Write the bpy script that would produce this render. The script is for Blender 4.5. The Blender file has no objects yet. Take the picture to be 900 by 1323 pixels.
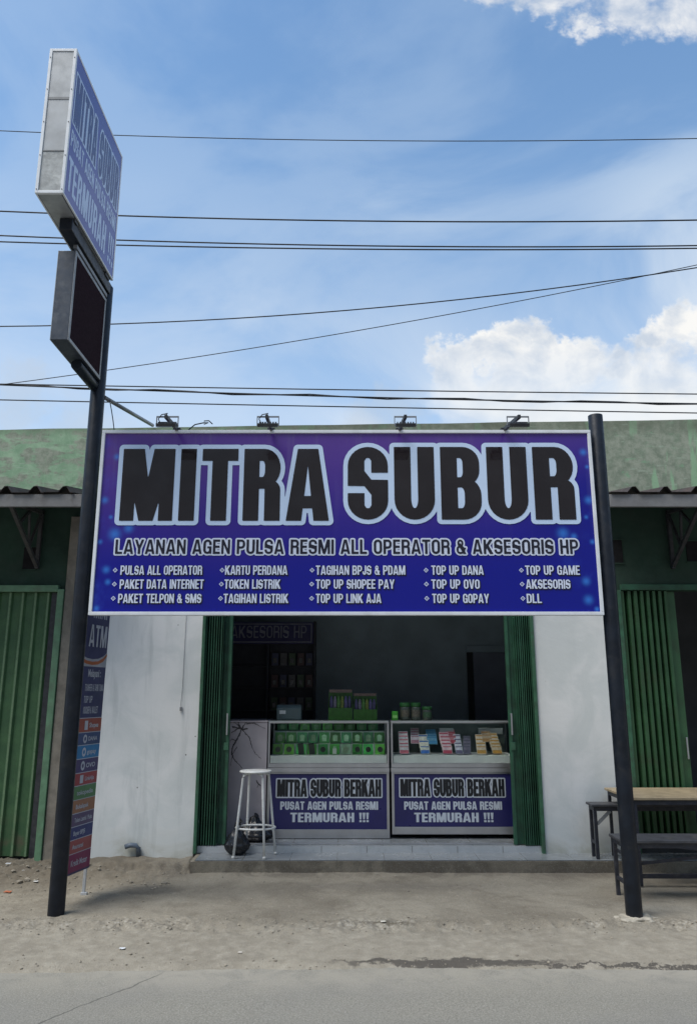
import bpy, bmesh, math, random
import numpy as np
from mathutils import Vector, Matrix, noise
random.seed(7)
R = math.radians
scene = bpy.context.scene
col = scene.collection

# ------------------------------------------------------------------ camera, sky, sun, exposure
CAM_H, CAM_F, CAM_T = 1.55, 993.0, R(13.35)
cd = bpy.data.cameras.new('camera')
cd.sensor_fit = 'HORIZONTAL'; cd.sensor_width = 36.0
cd.lens = 36.0 * CAM_F / 900.0
cd.clip_start = .05; cd.clip_end = 2000
cam = bpy.data.objects.new('camera', cd); col.objects.link(cam)
cam.location = (0, 0, CAM_H); cam.rotation_euler = (R(90) + CAM_T, 0, 0)
scene.camera = cam

def uv_of(px, py):                       # direction of a sky point: (x/y, z/y)
    a = (px - 450) / CAM_F; b = (661.5 - py) / CAM_F
    Y = math.cos(CAM_T) - b * math.sin(CAM_T); Z = math.sin(CAM_T) + b * math.cos(CAM_T)
    return a / Y, Z / Y

def at(px, py, Y):                       # the point of the plane y = Y seen at a photo pixel
    u, v = uv_of(px, py)
    return u * Y, CAM_H + v * Y

def lin1(x):
    x /= 255.0
    return x / 12.92 if x <= .04045 else ((x + .055) / 1.055) ** 2.4

class NT:                                # tiny node-tree helper
    def __init__(s, tree): s.t = tree; s.n = tree.nodes; s.l = tree.links
    def new(s, typ, **kw):
        n = s.n.new(typ)
        for k, v in kw.items(): setattr(n, k, v)
        return n
    def put(s, sock, v):
        if isinstance(v, bpy.types.NodeSocket): s.l.new(v, sock)
        else: sock.default_value = v
    def math(s, op, a, b=0.0, c=0.0, clamp=False):
        n = s.new('ShaderNodeMath', operation=op, use_clamp=clamp)
        s.put(n.inputs[0], a); s.put(n.inputs[1], b)
        if len(n.inputs) > 2: s.put(n.inputs[2], c)
        return n.outputs[0]
    def vm(s, op, a, b=(0, 0, 0)):
        n = s.new('ShaderNodeVectorMath', operation=op)
        s.put(n.inputs[0], a)
        if op == 'SCALE': s.put(n.inputs[3], b)
        else: s.put(n.inputs[1], b)
        return n.outputs['Value'] if op in ('LENGTH', 'DISTANCE', 'DOT_PRODUCT') else n.outputs[0]
    def mix(s, f, a, b, blend='MIX'):
        n = s.new('ShaderNodeMix', data_type='RGBA', blend_type=blend)
        s.put(n.inputs[0], f); s.put(n.inputs[6], a); s.put(n.inputs[7], b)
        return n.outputs[2]
    def ss(s, v, lo, hi, a=0.0, b=1.0):
        n = s.new('ShaderNodeMapRange', interpolation_type='SMOOTHSTEP')
        s.put(n.inputs[0], v); n.inputs[1].default_value = lo; n.inputs[2].default_value = hi
        n.inputs[3].default_value = a; n.inputs[4].default_value = b
        return n.outputs[0]
    def noise(s, vec, scale, detail=4, rough=.55, dist=0.0, color=False):
        n = s.new('ShaderNodeTexNoise')
        if vec is not None: s.l.new(vec, n.inputs['Vector'])
        n.inputs['Scale'].default_value = scale; n.inputs['Detail'].default_value = detail
        n.inputs['Roughness'].default_value = rough; n.inputs['Distortion'].default_value = dist
        return n.outputs[1 if color else 0]
    def xyz(s, v):
        n = s.new('ShaderNodeSeparateXYZ'); s.l.new(v, n.inputs[0]); return n.outputs
    def comb(s, x, y, z=0.0):
        n = s.new('ShaderNodeCombineXYZ')
        for i, q in enumerate((x, y, z)): s.put(n.inputs[i], q)
        return n.outputs[0]

SUN_DIR = Vector((-.50, -.34, 1.05)).normalized()
world = bpy.data.worlds.new('World'); scene.world = world; world.use_nodes = True
w = NT(world.node_tree)
for n in list(w.n): w.n.remove(n)
out = w.new('ShaderNodeOutputWorld'); bg = w.new('ShaderNodeBackground')
w.l.new(bg.outputs[0], out.inputs[0])
sky = w.new('ShaderNodeTexSky', sky_type='NISHITA')
sky.sun_disc = False
sky.sun_elevation = math.asin(SUN_DIR.z)
sky.sun_rotation = math.atan2(SUN_DIR.x, SUN_DIR.y)
sky.air_density = 1.0; sky.dust_density = .6; sky.ozone_density = 2.2
SKY = .15; EXPO = .42; K = 1 / (SKY * 2 ** EXPO)
def kc(r, g, b): return (*[lin1(x) * K for x in (r, g, b)], 1)      # a display colour of the sky, as radiance
bg.inputs[1].default_value = SKY
tc = w.new('ShaderNodeTexCoord')
D = tc.outputs['Generated']
dx, dy, dz = w.xyz(D)
yy = w.math('MAXIMUM', dy, .08)
u = w.math('DIVIDE', dx, yy); v = w.math('DIVIDE', dz, yy)
front = w.ss(dy, .1, .3)
P = w.comb(u, v)
wa = w.vm('SCALE', w.vm('SUBTRACT', w.noise(P, 7, 5, .6, color=True), (.5, .5, .5)), .15)
wb = w.vm('SCALE', w.vm('SUBTRACT', w.noise(P, 26, 5, .65, color=True), (.5, .5, .5)), .075)
PW = w.vm('ADD', w.vm('ADD', P, wa), wb)
def blobs(lst):
    f = None
    for px, py, r in lst:
        cu, cv = uv_of(px, py)
        e = w.math('SUBTRACT', 1.0, w.math('DIVIDE', w.vm('DISTANCE', PW, (cu, cv, 0)), r / 993 * 1.12))
        f = e if f is None else w.math('SMOOTH_MAX', f, e, .25)
    return f
cumulus = blobs([(572, 470, 34), (600, 456, 28), (636, 438, 30), (664, 444, 36), (708, 440, 28), (742, 468, 44),
                 (796, 474, 34), (836, 428, 30), (872, 428, 34), (912, 432, 36), (690, 500, 70), (850, 492, 70),
                 (600, 510, 60)])
upper = blobs([(620, -22, 40), (665, -8, 36), (705, 4, 40), (730, -12, 46), (764, 26, 36), (820, -6, 60), (868, 18, 44), (915, 10, 62), (660, -30, 44)])
low = blobs([(40, 500, 40), (15, 520, 50), (515, 515, 38), (110, 545, 60), (480, 540, 46)])
cm = w.math('MULTIPLY', w.ss(cumulus, -.08, .42), front)
um = w.math('MULTIPLY', w.ss(upper, -.15, .50), front)
lm = w.math('MULTIPLY', w.math('MULTIPLY', w.ss(low, .0, .7), front), .45)
# thin high cloud everywhere, streaked
st = w.new('ShaderNodeMapping'); w.l.new(D, st.inputs[0]); st.inputs['Rotation'].default_value = (.35, .25, .5)
st.inputs['Scale'].default_value = (1.0, 1.5, 2.1)
ci = w.noise(st.outputs[0], 2.1, 8, .56, .6)
ci2 = w.noise(st.outputs[0], .9, 3, .5)
cirrus = w.math('MULTIPLY', w.ss(ci, .40, .60), w.ss(ci2, .38, .56, .25, 1.0))
el = w.math('MAXIMUM', dz, 0.0)
hazef = w.math('POWER', w.math('SUBTRACT', 1.0, el, clamp=True), 2.35)
haze_c = w.mix(w.ss(el, .2, .62), kc(234, 240, 246), kc(188, 217, 243))
blue = w.mix(1.0, sky.outputs[0], (.86, 1.05, 1.09, 1), 'MULTIPLY')
c0 = w.mix(w.math('MULTIPLY', hazef, 1.0, clamp=True), blue, haze_c)
c1 = w.mix(w.math('MULTIPLY', cirrus, w.ss(el, .40, .76, .98, .80)), c0, w.mix(w.ss(el, .3, .75), kc(240, 245, 249), kc(206, 226, 245)))
c2 = w.mix(lm, c1, kc(196, 208, 222))
shade = w.noise(w.vm('ADD', PW, (0.02, -.03, 0)), 8, 5, .62)
def puff(off): return w.noise(w.vm('ADD', P, off), 11, 6, .58, .4)
relief = w.math('SUBTRACT', puff((0, 0, 0)), puff((-.018, .028, 0)))
bright = w.math('ADD', w.math('MULTIPLY_ADD', relief, 3.6, .48), w.math('MULTIPLY', w.ss(cumulus, .6, .05), .42), clamp=True)
cumc = w.mix(bright, kc(205, 215, 228), kc(252, 251, 248))
c3 = w.mix(w.math('MULTIPLY', cm, w.ss(v, .36, .50, .25, .97)), c2, cumc)
c4 = w.mix(w.math('MULTIPLY', um, .92), c3, w.mix(w.math('MULTIPLY_ADD', relief, 3.4, .5, clamp=True), kc(184, 199, 220), kc(244, 245, 246)))
back = w.math('MULTIPLY', w.ss(dy, .05, -.25), w.ss(el, .62, .25))      # unseen low sky behind the camera, darkened to cut light into the shop
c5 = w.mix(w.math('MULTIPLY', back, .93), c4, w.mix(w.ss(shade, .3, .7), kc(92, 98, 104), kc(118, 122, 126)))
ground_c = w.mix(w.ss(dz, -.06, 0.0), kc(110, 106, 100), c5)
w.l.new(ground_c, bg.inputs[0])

sd = bpy.data.lights.new('sun', 'SUN'); sd.energy = 2.7; sd.angle = R(36); sd.color = (1.0, .94, .86)
sun = bpy.data.objects.new('sun', sd); col.objects.link(sun)
sun.rotation_euler = SUN_DIR.to_track_quat('Z', 'Y').to_euler(); sun.location = SUN_DIR * 60
vs = scene.view_settings
vs.view_transform = 'Standard'; vs.look = 'None'; vs.gamma = 1; vs.use_curve_mapping = False; vs.exposure = EXPO

# ------------------------------------------------------------------ materials
def lin(c):
    def f(x):
        x /= 255.0
        return x / 12.92 if x <= .04045 else ((x + .055) / 1.055) ** 2.4
    return tuple(f(x) for x in c)

MATS = {}
def mat(name, base, rough=.6, metal=0.0, var=.12, scale=6.0, bump=0.0, bscale=60.0, spec=.5, dirt=None, dscale=3.0, damt=.5, coat=0.0, trans=0.0, alpha=1.0):
    if name in MATS: return MATS[name]
    m = bpy.data.materials.new(name); m.use_nodes = True
    t = NT(m.node_tree); b = t.n['Principled BSDF']
    g = t.new('ShaderNodeNewGeometry').outputs['Position']
    a = (*[max(0, c * (1 - var)) for c in base], 1); z = (*[min(1, c * (1 + var)) for c in base], 1)
    c = t.mix(t.ss(t.noise(g, scale, 5, .6), .3, .7), a, z)
    if dirt:
        c = t.mix(t.math('MULTIPLY', t.ss(t.noise(g, dscale, 7, .65, .4), .48, .72), damt), c, (*dirt, 1))
    t.l.new(c, b.inputs['Base Color'])
    rn = t.ss(t.noise(g, scale * 2.3, 4), .3, .7, max(0, rough - .08), min(1, rough + .08))
    t.l.new(rn, b.inputs['Roughness'])
    b.inputs['Metallic'].default_value = metal
    b.inputs['Specular IOR Level'].default_value = spec
    b.inputs['Coat Weight'].default_value = coat
    if coat: b.inputs['Coat Roughness'].default_value = .12
    if trans:
        b.inputs['Transmission Weight'].default_value = trans
    b.inputs['Alpha'].default_value = alpha
    if bump:
        bn = t.new('ShaderNodeBump'); bn.inputs['Strength'].default_value = bump; bn.inputs['Distance'].default_value = .01
        t.l.new(t.noise(g, bscale, 5, .6), bn.inputs['Height']); t.l.new(bn.outputs[0], b.inputs['Normal'])
    MATS[name] = m
    return m

def custom(name):
    m = bpy.data.materials.new(name); m.use_nodes = True; MATS[name] = m
    t = NT(m.node_tree); b = t.n['Principled BSDF']
    return m, t, b, t.new('ShaderNodeNewGeometry').outputs['Position']

def add_bump(t, b, h, strength, dist=.01):
    bn = t.new('ShaderNodeBump'); bn.inputs['Strength'].default_value = strength; bn.inputs['Distance'].default_value = dist
    t.l.new(h, bn.inputs['Height']); t.l.new(bn.outputs[0], b.inputs['Normal'])

black_paint = mat('black_paint', (.008, .012, .020), .45, 0, .25, 9, .08, 40, spec=.32, dirt=(.045, .045, .045), dscale=8, damt=.3)
dark_metal = mat('dark_metal', (.03, .032, .038), .5, 0, .3, 20, dirt=(.09, .085, .08), dscale=14, damt=.4)
alu = mat('aluminium', (.50, .51, .53), .36, .85, .08, 5)
white_frame = mat('white_frame', (.74, .77, .80), .4, 0, .05, 8, dirt=(.5, .5, .48), dscale=5, damt=.3)
galv = mat('galvanised_sheet', (.40, .42, .44), .45, .35, .16, 7, .1, 30, dirt=(.62, .64, .64), dscale=9, damt=.5)
galv_dark = mat('weathered_sheet', (.15, .16, .17), .5, .2, .2, 5, .05, 20)
fascia_m = mat('fascia_grey', (.20, .20, .20), .7, 0, .12, 8, .15, 50, dirt=(.09, .085, .08), dscale=5, damt=.6)
roof_m = mat('rusty_roof', (.06, .05, .05), .7, .2, .3, 9, .1, 30, dirt=(.07, .04, .03), damt=.5)
white_letter = mat('white_print', (.68, .74, .88), .3, 0, .02, 3)
pale_outline = mat('pale_blue_print', (.58, .72, .92), .16, 0, .03, 2, spec=.5)
black_letter = mat('black_print', (.018, .014, .016), .13, 0, .1, 2, spec=.75)
dark_letter = mat('dark_print', (.02, .02, .035), .2, 0, .1, 2)
case_blue = mat('case_blue_print', (.018, .018, .105), .35, 0, .1, 3)
case_white = mat('case_white_print', (.52, .58, .66), .4, 0, .04, 5)
case_black = mat('case_black_print', (.008, .01, .015), .35, 0, .05, 5)
stool_white = mat('white_enamel', (.72, .74, .73), .35, 0, .06, 14, dirt=(.35, .34, .31), dscale=16, damt=.4)
bag_black = mat('black_plastic', (.012, .013, .016), .28, 0, .2, 10, .25, 18)
gate_green = mat('gate_green', (.022, .088, .050), .5, 0, .25, 7, .05, 40, dirt=(.02, .04, .025), dscale=6, damt=.5)
gate_edge = mat('gate_edge_green', (.035, .115, .065), .5, 0, .25, 12, dirt=(.05, .07, .05), dscale=9, damt=.6)
shut_green = mat('shutter_green', (.035, .105, .045), .5, 0, .2, 4, .05, 40, dirt=(.05, .075, .04), dscale=5, damt=.55)
frame_green = mat('frame_green', (.12, .24, .14), .55, 0, .2, 9, dirt=(.12, .14, .1), dscale=7, damt=.5)
interior_wall = mat('interior_paint', (.46, .57, .62), .8, 0, .1, 3)
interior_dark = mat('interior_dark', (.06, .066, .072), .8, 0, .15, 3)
door_paint = mat('interior_door_paint', (.27, .30, .37), .6, 0, .1, 3)
def randomise(m, lo, hi):
    t = NT(m.node_tree); b = t.n['Principled BSDF']; src = b.inputs['Base Color'].links[0].from_socket
    oi = t.new('ShaderNodeObjectInfo'); h = t.new('ShaderNodeHueSaturation'); t.l.new(src, h.inputs['Color'])
    t.put(h.inputs['Value'], t.math('MULTIPLY_ADD', oi.outputs['Random'], hi - lo, lo))
    t.put(h.inputs['Hue'], t.math('MULTIPLY_ADD', t.math('FRACT', t.math('MULTIPLY', oi.outputs['Random'], 7.3)), .06, .47))
    t.l.new(h.outputs[0], b.inputs['Base Color']); return m
glass_m = mat('case_glass', (.9, .95, .94), .03, 0, 0, 1, trans=1.0)
glass_m.node_tree.nodes['Principled BSDF'].inputs['IOR'].default_value = 1.02
bench_iron = mat('bench_iron', (.02, .023, .035), .5, 0, .25, 14, dirt=(.09, .085, .08), dscale=16, damt=.45)
wood_top = mat('worn_wood', (.34, .27, .17), .6, 0, .18, 12, .1, 60, dirt=(.2, .15, .1), dscale=5, damt=.4)
bench_top = mat('bench_board', (.05, .052, .06), .6, 0, .25, 9, .1, 40, dirt=(.12, .115, .1), dscale=8, damt=.4)
wire_m = mat('wire_rubber', (.018, .02, .024), .6, 0, .1, 2)
led_screen = mat('led_screen', (.020, .009, .013), .7, 0, .2, 60, spec=.02)
led_case = mat('led_casing', (.050, .062, .082), .45, .2, .12, 10, dirt=(.16, .17, .18), dscale=12, damt=.4)
pipe_grey = mat('grey_pipe', (.22, .23, .24), .45, .3, .15, 10)

# weathered green parapet
m, t, b, g = custom('weathered_green_paint')
x_, y_, z_ = t.xyz(g)
n1 = t.noise(g, 1.6, 8, .68, .8); n2 = t.noise(g, 7, 6, .7, .3)
stv = t.new('ShaderNodeMapping'); t.l.new(g, stv.inputs[0]); stv.inputs['Scale'].default_value = (4.2, 1, .55)
n3 = t.noise(stv.outputs[0], 1.3, 5, .6, .2)
stw = t.new('ShaderNodeMapping'); t.l.new(g, stw.inputs[0]); stw.inputs['Scale'].default_value = (.9, 1, 3.4)
n5 = t.noise(stw.outputs[0], 2.6, 7, .7, .5)
side = t.ss(x_, -1.8, 2.2, .0, .1)
wear = t.math('ADD', t.math('ADD', t.math('MULTIPLY', n5, .55), t.math('MULTIPLY', n2, .25)), t.math('ADD', side, t.math('MULTIPLY', n3, .2)))
green = t.mix(t.ss(n2, .3, .7), (.22, .37, .23, 1), (.36, .53, .35, 1))
grey = t.mix(t.ss(t.noise(g, 14, 6, .7), .3, .7), (.20, .245, .18, 1), (.36, .395, .31, 1))
cc = t.mix(t.math('MULTIPLY', t.ss(wear, .48, .535), t.ss(n2, .2, .5, .7, 1)), green, grey)
scr = t.new('ShaderNodeMapping'); t.l.new(g, scr.inputs[0]); scr.inputs['Scale'].default_value = (3, 1, 16)
cc = t.mix(t.math('MULTIPLY', t.ss(t.noise(scr.outputs[0], 2.2, 4, .6), .60, .68), .55), cc, (.40, .50, .38, 1))
cc = t.mix(t.math('MULTIPLY', t.ss(n3, .575, .63), .75), cc, (.30, .52, .31, 1))
cc = t.mix(t.math('MULTIPLY', t.ss(z_, 4.14, 4.30), t.ss(n1, .3, .7, .3, .9)), cc, (.13, .145, .10, 1))
cc = t.mix(t.math('MULTIPLY', t.ss(n1, .56, .74), .4), cc, (.14, .16, .12, 1))
t.l.new(cc, b.inputs['Base Color']); b.inputs['Roughness'].default_value = .85
add_bump(t, b, n2, .25)
parapet_m = m
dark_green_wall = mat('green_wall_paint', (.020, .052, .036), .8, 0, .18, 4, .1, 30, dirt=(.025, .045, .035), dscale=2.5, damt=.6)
column_m = mat('bare_plaster', (.22, .20, .165), .85, 0, .2, 8, .25, 40, dirt=(.12, .10, .08), dscale=5, damt=.5)

# white wall, patched and stained
m, t, b, g = custom('white_wall_paint')
x_, y_, z_ = t.xyz(g)
stv = t.new('ShaderNodeMapping'); t.l.new(g, stv.inputs[0]); stv.inputs['Scale'].default_value = (5.5, 1, .7)
n1 = t.noise(stv.outputs[0], 1.5, 6, .6, .4); n2 = t.noise(g, 2.3, 7, .6, .6); n3 = t.noise(g, 45, 3, .6)
c = t.mix(t.ss(n2, .35, .65), (.64, .68, .68, 1), (.76, .78, .78, 1))
left = t.ss(x_, -.6, .6, 1.0, .25)
c = t.mix(t.math('MULTIPLY', t.math('MULTIPLY', t.ss(n1, .50, .72), .45), left), c, (.44, .48, .48, 1))
low_d = t.math('MULTIPLY', t.ss(z_, .42, .10), t.ss(n2, .42, .62, .1, .75))
c = t.mix(low_d, c, (.34, .35, .28, 1))
vo = t.new('ShaderNodeTexVoronoi'); t.l.new(g, vo.inputs['Vector']); vo.inputs['Scale'].default_value = 6
spots = t.math('MULTIPLY', t.ss(vo.outputs['Distance'], .055, .03), t.math('MULTIPLY', t.ss(n2, .46, .55), left))
c = t.mix(spots, c, (.12, .12, .12, 1))
t.l.new(c, b.inputs['Base Color']); b.inputs['Roughness'].default_value = .7
ck = t.new('ShaderNodeTexVoronoi', feature='DISTANCE_TO_EDGE'); t.l.new(t.vm('ADD', g, t.vm('SCALE', t.noise(g, 5, 5, .7, color=True), .35)), ck.inputs['Vector']); ck.inputs['Scale'].default_value = 1.6
add_bump(t, b, t.math('ADD', t.math('ADD', t.math('MULTIPLY', n2, 1.0), t.math('MULTIPLY', t.noise(g, 11, 4), .8)), t.math('MULTIPLY', n3, .15)), .18, .012)
white_wall = m

# grey porch tile (40 cm) and riser tile
def tile_mat(name, c1, c2, rough, size, x0=0.0):
    m, t, b, g = custom(name)
    mp = t.new('ShaderNodeMapping'); t.l.new(g, mp.inputs[0]); mp.inputs['Location'].default_value = (x0, 0, 0)
    px, py, pz = t.xyz(mp.outputs[0])
    def joint(q, s):
        f = t.math('ABSOLUTE', t.math('SUBTRACT', t.math('FRACT', t.math('DIVIDE', q, s)), .5))
        return t.ss(f, .490, .496)
    n = t.noise(g, 5, 6, .6); n2 = t.noise(g, 30, 4)
    c = t.mix(t.ss(n, .3, .7), (*c1, 1), (*c2, 1))
    c = t.mix(t.math('MULTIPLY', t.ss(n, .55, .7), .2), c, (.24, .235, .22, 1))
    c = t.mix(joint(px, size), c, (.14, .14, .13, 1))
    t.l.new(c, b.inputs['Base Color'])
    t.l.new(t.ss(n, .3, .7, rough, rough + .18), b.inputs['Roughness'])
    return m
porch_tile = tile_mat('porch_tile', (.20, .22, .235), (.25, .27, .285), .12, .42, .1)
riser_tile = tile_mat('riser_tile', (.42, .45, .47), (.50, .52, .53), .2, .42, .25)

# marble laminate with black veins
m, t, b, g = custom('marble_laminate')
c = t.mix(t.ss(t.noise(g, 4, 5), .3, .7), (.42, .385, .415, 1), (.52, .48, .505, 1))
t.l.new(c, b.inputs['Base Color']); b.inputs['Roughness'].default_value = .3
marble_m = m

# billboard print: violet to blue with a few light-blue sparks along both sides (printed design)
m, t, b, g = custom('billboard_print')
x_, y_, z_ = t.xyz(g)
n1 = t.noise(g, .9, 3, .5)
top = (.110, .050, .29, 1); low_c = (.005, .008, .26, 1); rightc = (.003, .008, .25, 1)
zz = t.math('ADD', z_, t.math('MULTIPLY', t.math('SUBTRACT', n1, .5), .5))
c = t.mix(t.ss(zz, 2.35, 3.75), low_c, top)
c = t.mix(t.math('MULTIPLY', t.ss(x_, .6, 2.0), t.ss(zz, 3.75, 3.1, .2, .9)), c, rightc)
edge = t.math('MAXIMUM', t.ss(x_, -1.66, -1.92), t.ss(x_, 1.56, 1.88))
sp_ = None
for px, py, r_ in ((135, 646, 9), (148, 690, 15), (166, 682, 12), (137, 736, 9), (139, 752, 7), (124, 786, 7), (151, 590, 8), (129, 700, 6), (143, 668, 5), (753, 584, 9), (758, 603, 5), (760, 646, 10), (727, 689, 14), (741, 693, 8),
                   (757, 751, 10), (760, 775, 11), (765, 700, 6), (757, 668, 5), (771, 787, 6)):
    X0, Z0 = at(px, py, 5.93)
    q = t.math('POWER', t.ss(t.vm('DISTANCE', t.comb(x_, 0.0, z_), (X0, 0, Z0)), r_ / 993 * 7.0, 0.0), 2.2)
    sp_ = q if sp_ is None else t.math('MAXIMUM', sp_, q)
c = t.mix(t.math('MULTIPLY', sp_, .6), c, (.05, .28, .85, 1))
dst = t.new('ShaderNodeMapping'); t.l.new(g, dst.inputs[0]); dst.inputs['Scale'].default_value = (9, 1, .5)
c = t.mix(t.math('MULTIPLY', t.math('MULTIPLY', t.ss(t.noise(dst.outputs[0], 1.4, 5, .6), .5, .75), t.ss(z_, 2.6, 3.6)), .14), c, (.30, .29, .33, 1))
haze = t.math('MULTIPLY', edge, t.ss(t.noise(g, 3.2, 5), .5, .75))
c = t.mix(t.math('MULTIPLY', haze, .35), c, (.05, .12, .7, 1))
t.l.new(c, b.inputs['Base Color']); b.inputs['Roughness'].default_value = .13
b.inputs['Specular IOR Level'].default_value = .6
add_bump(t, b, t.math('ADD', t.noise(g, 2.2, 2), t.math('MULTIPLY', t.noise(g, 9, 2), .15)), .10, .03)
bill_m = m
m, t, b, g = custom('box_print')
c = t.mix(t.ss(t.noise(g, 2, 3), .3, .7), (.075, .07, .30, 1), (.10, .085, .34, 1))
t.l.new(c, b.inputs['Base Color']); b.inputs['Roughness'].default_value = .2
box_print = m
box_text = mat('box_print_text', (.50, .60, .80), .25, 0, .03, 3)
box_dark = mat('box_print_dark', (.045, .045, .17), .25, 0, .03, 3)

# ------------------------------------------------------------------ mesh building helpers
WL = {}
class MB:
    def __init__(s): s.bm = bmesh.new(); s.smooth = False
    def quad(s, *pts):
        vsx = [s.bm.verts.new(p) for p in pts]; s.bm.faces.new(vsx); return s
    def box(s, x0, x1, y0, y1, z0, z1, rot=None):
        if x1 < x0: x0, x1 = x1, x0
        if y1 < y0: y0, y1 = y1, y0
        if z1 < z0: z0, z1 = z1, z0
        c = [(x0, y0, z0), (x1, y0, z0), (x1, y1, z0), (x0, y1, z0), (x0, y0, z1), (x1, y0, z1), (x1, y1, z1), (x0, y1, z1)]
        if rot:
            ctr = Vector(((x0 + x1) / 2, (y0 + y1) / 2, (z0 + z1) / 2))
            c = [tuple(rot @ (Vector(p) - ctr) + ctr) for p in c]
        v_ = [s.bm.verts.new(p) for p in c]
        for f in ((0, 3, 2, 1), (4, 5, 6, 7), (0, 1, 5, 4), (1, 2, 6, 5), (2, 3, 7, 6), (3, 0, 4, 7)):
            s.bm.faces.new([v_[i] for i in f])
        return s
    def bar(s, a, b2, wx, wy=None):               # rectangular bar from a to b
        a = Vector(a); b2 = Vector(b2); d = (b2 - a); L = d.length; d.normalize()
        wy = wy or wx
        ref = Vector((0, 0, 1)) if abs(d.z) < .9 else Vector((0, 1, 0))
        sx = d.cross(ref).normalized() * wx / 2; sy = sx.cross(d).normalized() * wy / 2
        v_ = [s.bm.verts.new(p + i * sx + j * sy) for p in (a, b2) for i, j in ((-1, -1), (1, -1), (1, 1), (-1, 1))]
        for f in ((0, 1, 2, 3), (7, 6, 5, 4), (0, 4, 5, 1), (1, 5, 6, 2), (2, 6, 7, 3), (3, 7, 4, 0)):
            s.bm.faces.new([v_[i] for i in f])
        return s
    def tube(s, pts, r, n=10, cap=True):
        pts = [Vector(p) for p in pts]; rings = []
        for i, p in enumerate(pts):
            d = (pts[min(i + 1, len(pts) - 1)] - pts[max(i - 1, 0)]).normalized()
            ref = Vector((0, 0, 1)) if abs(d.z) < .9 else Vector((0, 1, 0))
            a = d.cross(ref).normalized(); c = a.cross(d)
            rr = r[i] if isinstance(r, (list, tuple)) else r
            rings.append([s.bm.verts.new(p + rr * (math.cos(2 * math.pi * k / n) * a + math.sin(2 * math.pi * k / n) * c)) for k in range(n)])
        for A, B in zip(rings, rings[1:]):
            for k in range(n):
                f = s.bm.faces.new((A[k], A[(k + 1) % n], B[(k + 1) % n], B[k])); f.smooth = True
        if cap:
            s.bm.faces.new(rings[0][::-1]); s.bm.faces.new(rings[-1])
        return s
    def prism(s, outline, axis, a, b2):           # outline of 2-D points swept along an axis
        def p3(q, k):
            return {'x': (k, q[0], q[1]), 'y': (q[0], k, q[1]), 'z': (q[0], q[1], k)}[axis]
        A = [s.bm.verts.new(p3(q, a)) for q in outline]; B = [s.bm.verts.new(p3(q, b2)) for q in outline]
        n = len(outline)
        for k in range(n): s.bm.faces.new((A[k], A[(k + 1) % n], B[(k + 1) % n], B[k]))
        s.bm.faces.new(A[::-1]); s.bm.faces.new(B)
        return s
    def lathe(s, prof, c, n=24):
        rings = [[s.bm.verts.new((c[0] + r * math.cos(2 * math.pi * k / n), c[1] + r * math.sin(2 * math.pi * k / n), c[2] + z)) for k in range(n)] for r, z in prof]
        for A, B in zip(rings, rings[1:]):
            for k in range(n):
                f = s.bm.faces.new((A[k], A[(k + 1) % n], B[(k + 1) % n], B[k])); f.smooth = True
        s.bm.faces.new(rings[0][::-1]); s.bm.faces.new(rings[-1])
        return s
    def build(s, name, m, parent=None, bevel=0.0):
        bmesh.ops.recalc_face_normals(s.bm, faces=s.bm.faces)
        me = bpy.data.meshes.new(name); 
        if parent is not None:
            off = WL[parent.name]
            bmesh.ops.translate(s.bm, verts=s.bm.verts, vec=-off)
        s.bm.to_mesh(me); s.bm.free(); me.materials.append(m)
        o = bpy.data.objects.new(name, me); col.objects.link(o)
        if parent is not None: o.parent = parent; WL[o.name] = WL[parent.name]
        else: WL[o.name] = Vector((0, 0, 0))
        if bevel:
            bv = o.modifiers.new('bevel', 'BEVEL'); bv.width = bevel; bv.segments = 2; bv.limit_method = 'ANGLE'
        return o

def tag(o, label=None, cat=None, group=None, kind=None):
    if label: o['label'] = label
    if cat: o['category'] = cat
    if group: o['group'] = group
    if kind: o['kind'] = kind
    return o
def thing(name, loc, label, cat, group=None):
    o = bpy.data.objects.new(name, None); col.objects.link(o); o.location = loc
    o.empty_display_size = .1
    WL[o.name] = Vector(loc)
    return tag(o, label, cat, group)
def part(name, me_src, parent, loc=(0, 0, 0)):
    o = bpy.data.objects.new(name, me_src.data); col.objects.link(o); o.parent = parent; o.location = loc
    return o

# ------------------------------------------------------------------ lettering: own condensed bold face, cut as flat print
def rrect(x0, y0, x1, y1, rx, ry=None, corners='1111', n=7):
    ry = ry or rx
    rx = min(rx, (x1 - x0) / 2); ry = min(ry, (y1 - y0) / 2)
    P_ = []
    for k, (cx, cy, a0) in enumerate(((x1 - rx, y1 - ry, 0), (x0 + rx, y1 - ry, 90), (x0 + rx, y0 + ry, 180), (x1 - rx, y0 + ry, 270))):
        if corners[k] == '1':
            for i in range(n + 1):
                a = R(a0 + 90 * i / n); P_.append((cx + rx * math.cos(a), cy + ry * math.sin(a)))
        else:
            P_.append(((x1, y1), (x0, y1), (x0, y0), (x1, y0))[k])
    return P_
def rect(x0, y0, x1, y1): return [(x0, y0), (x1, y0), (x1, y1), (x0, y1)]

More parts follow.
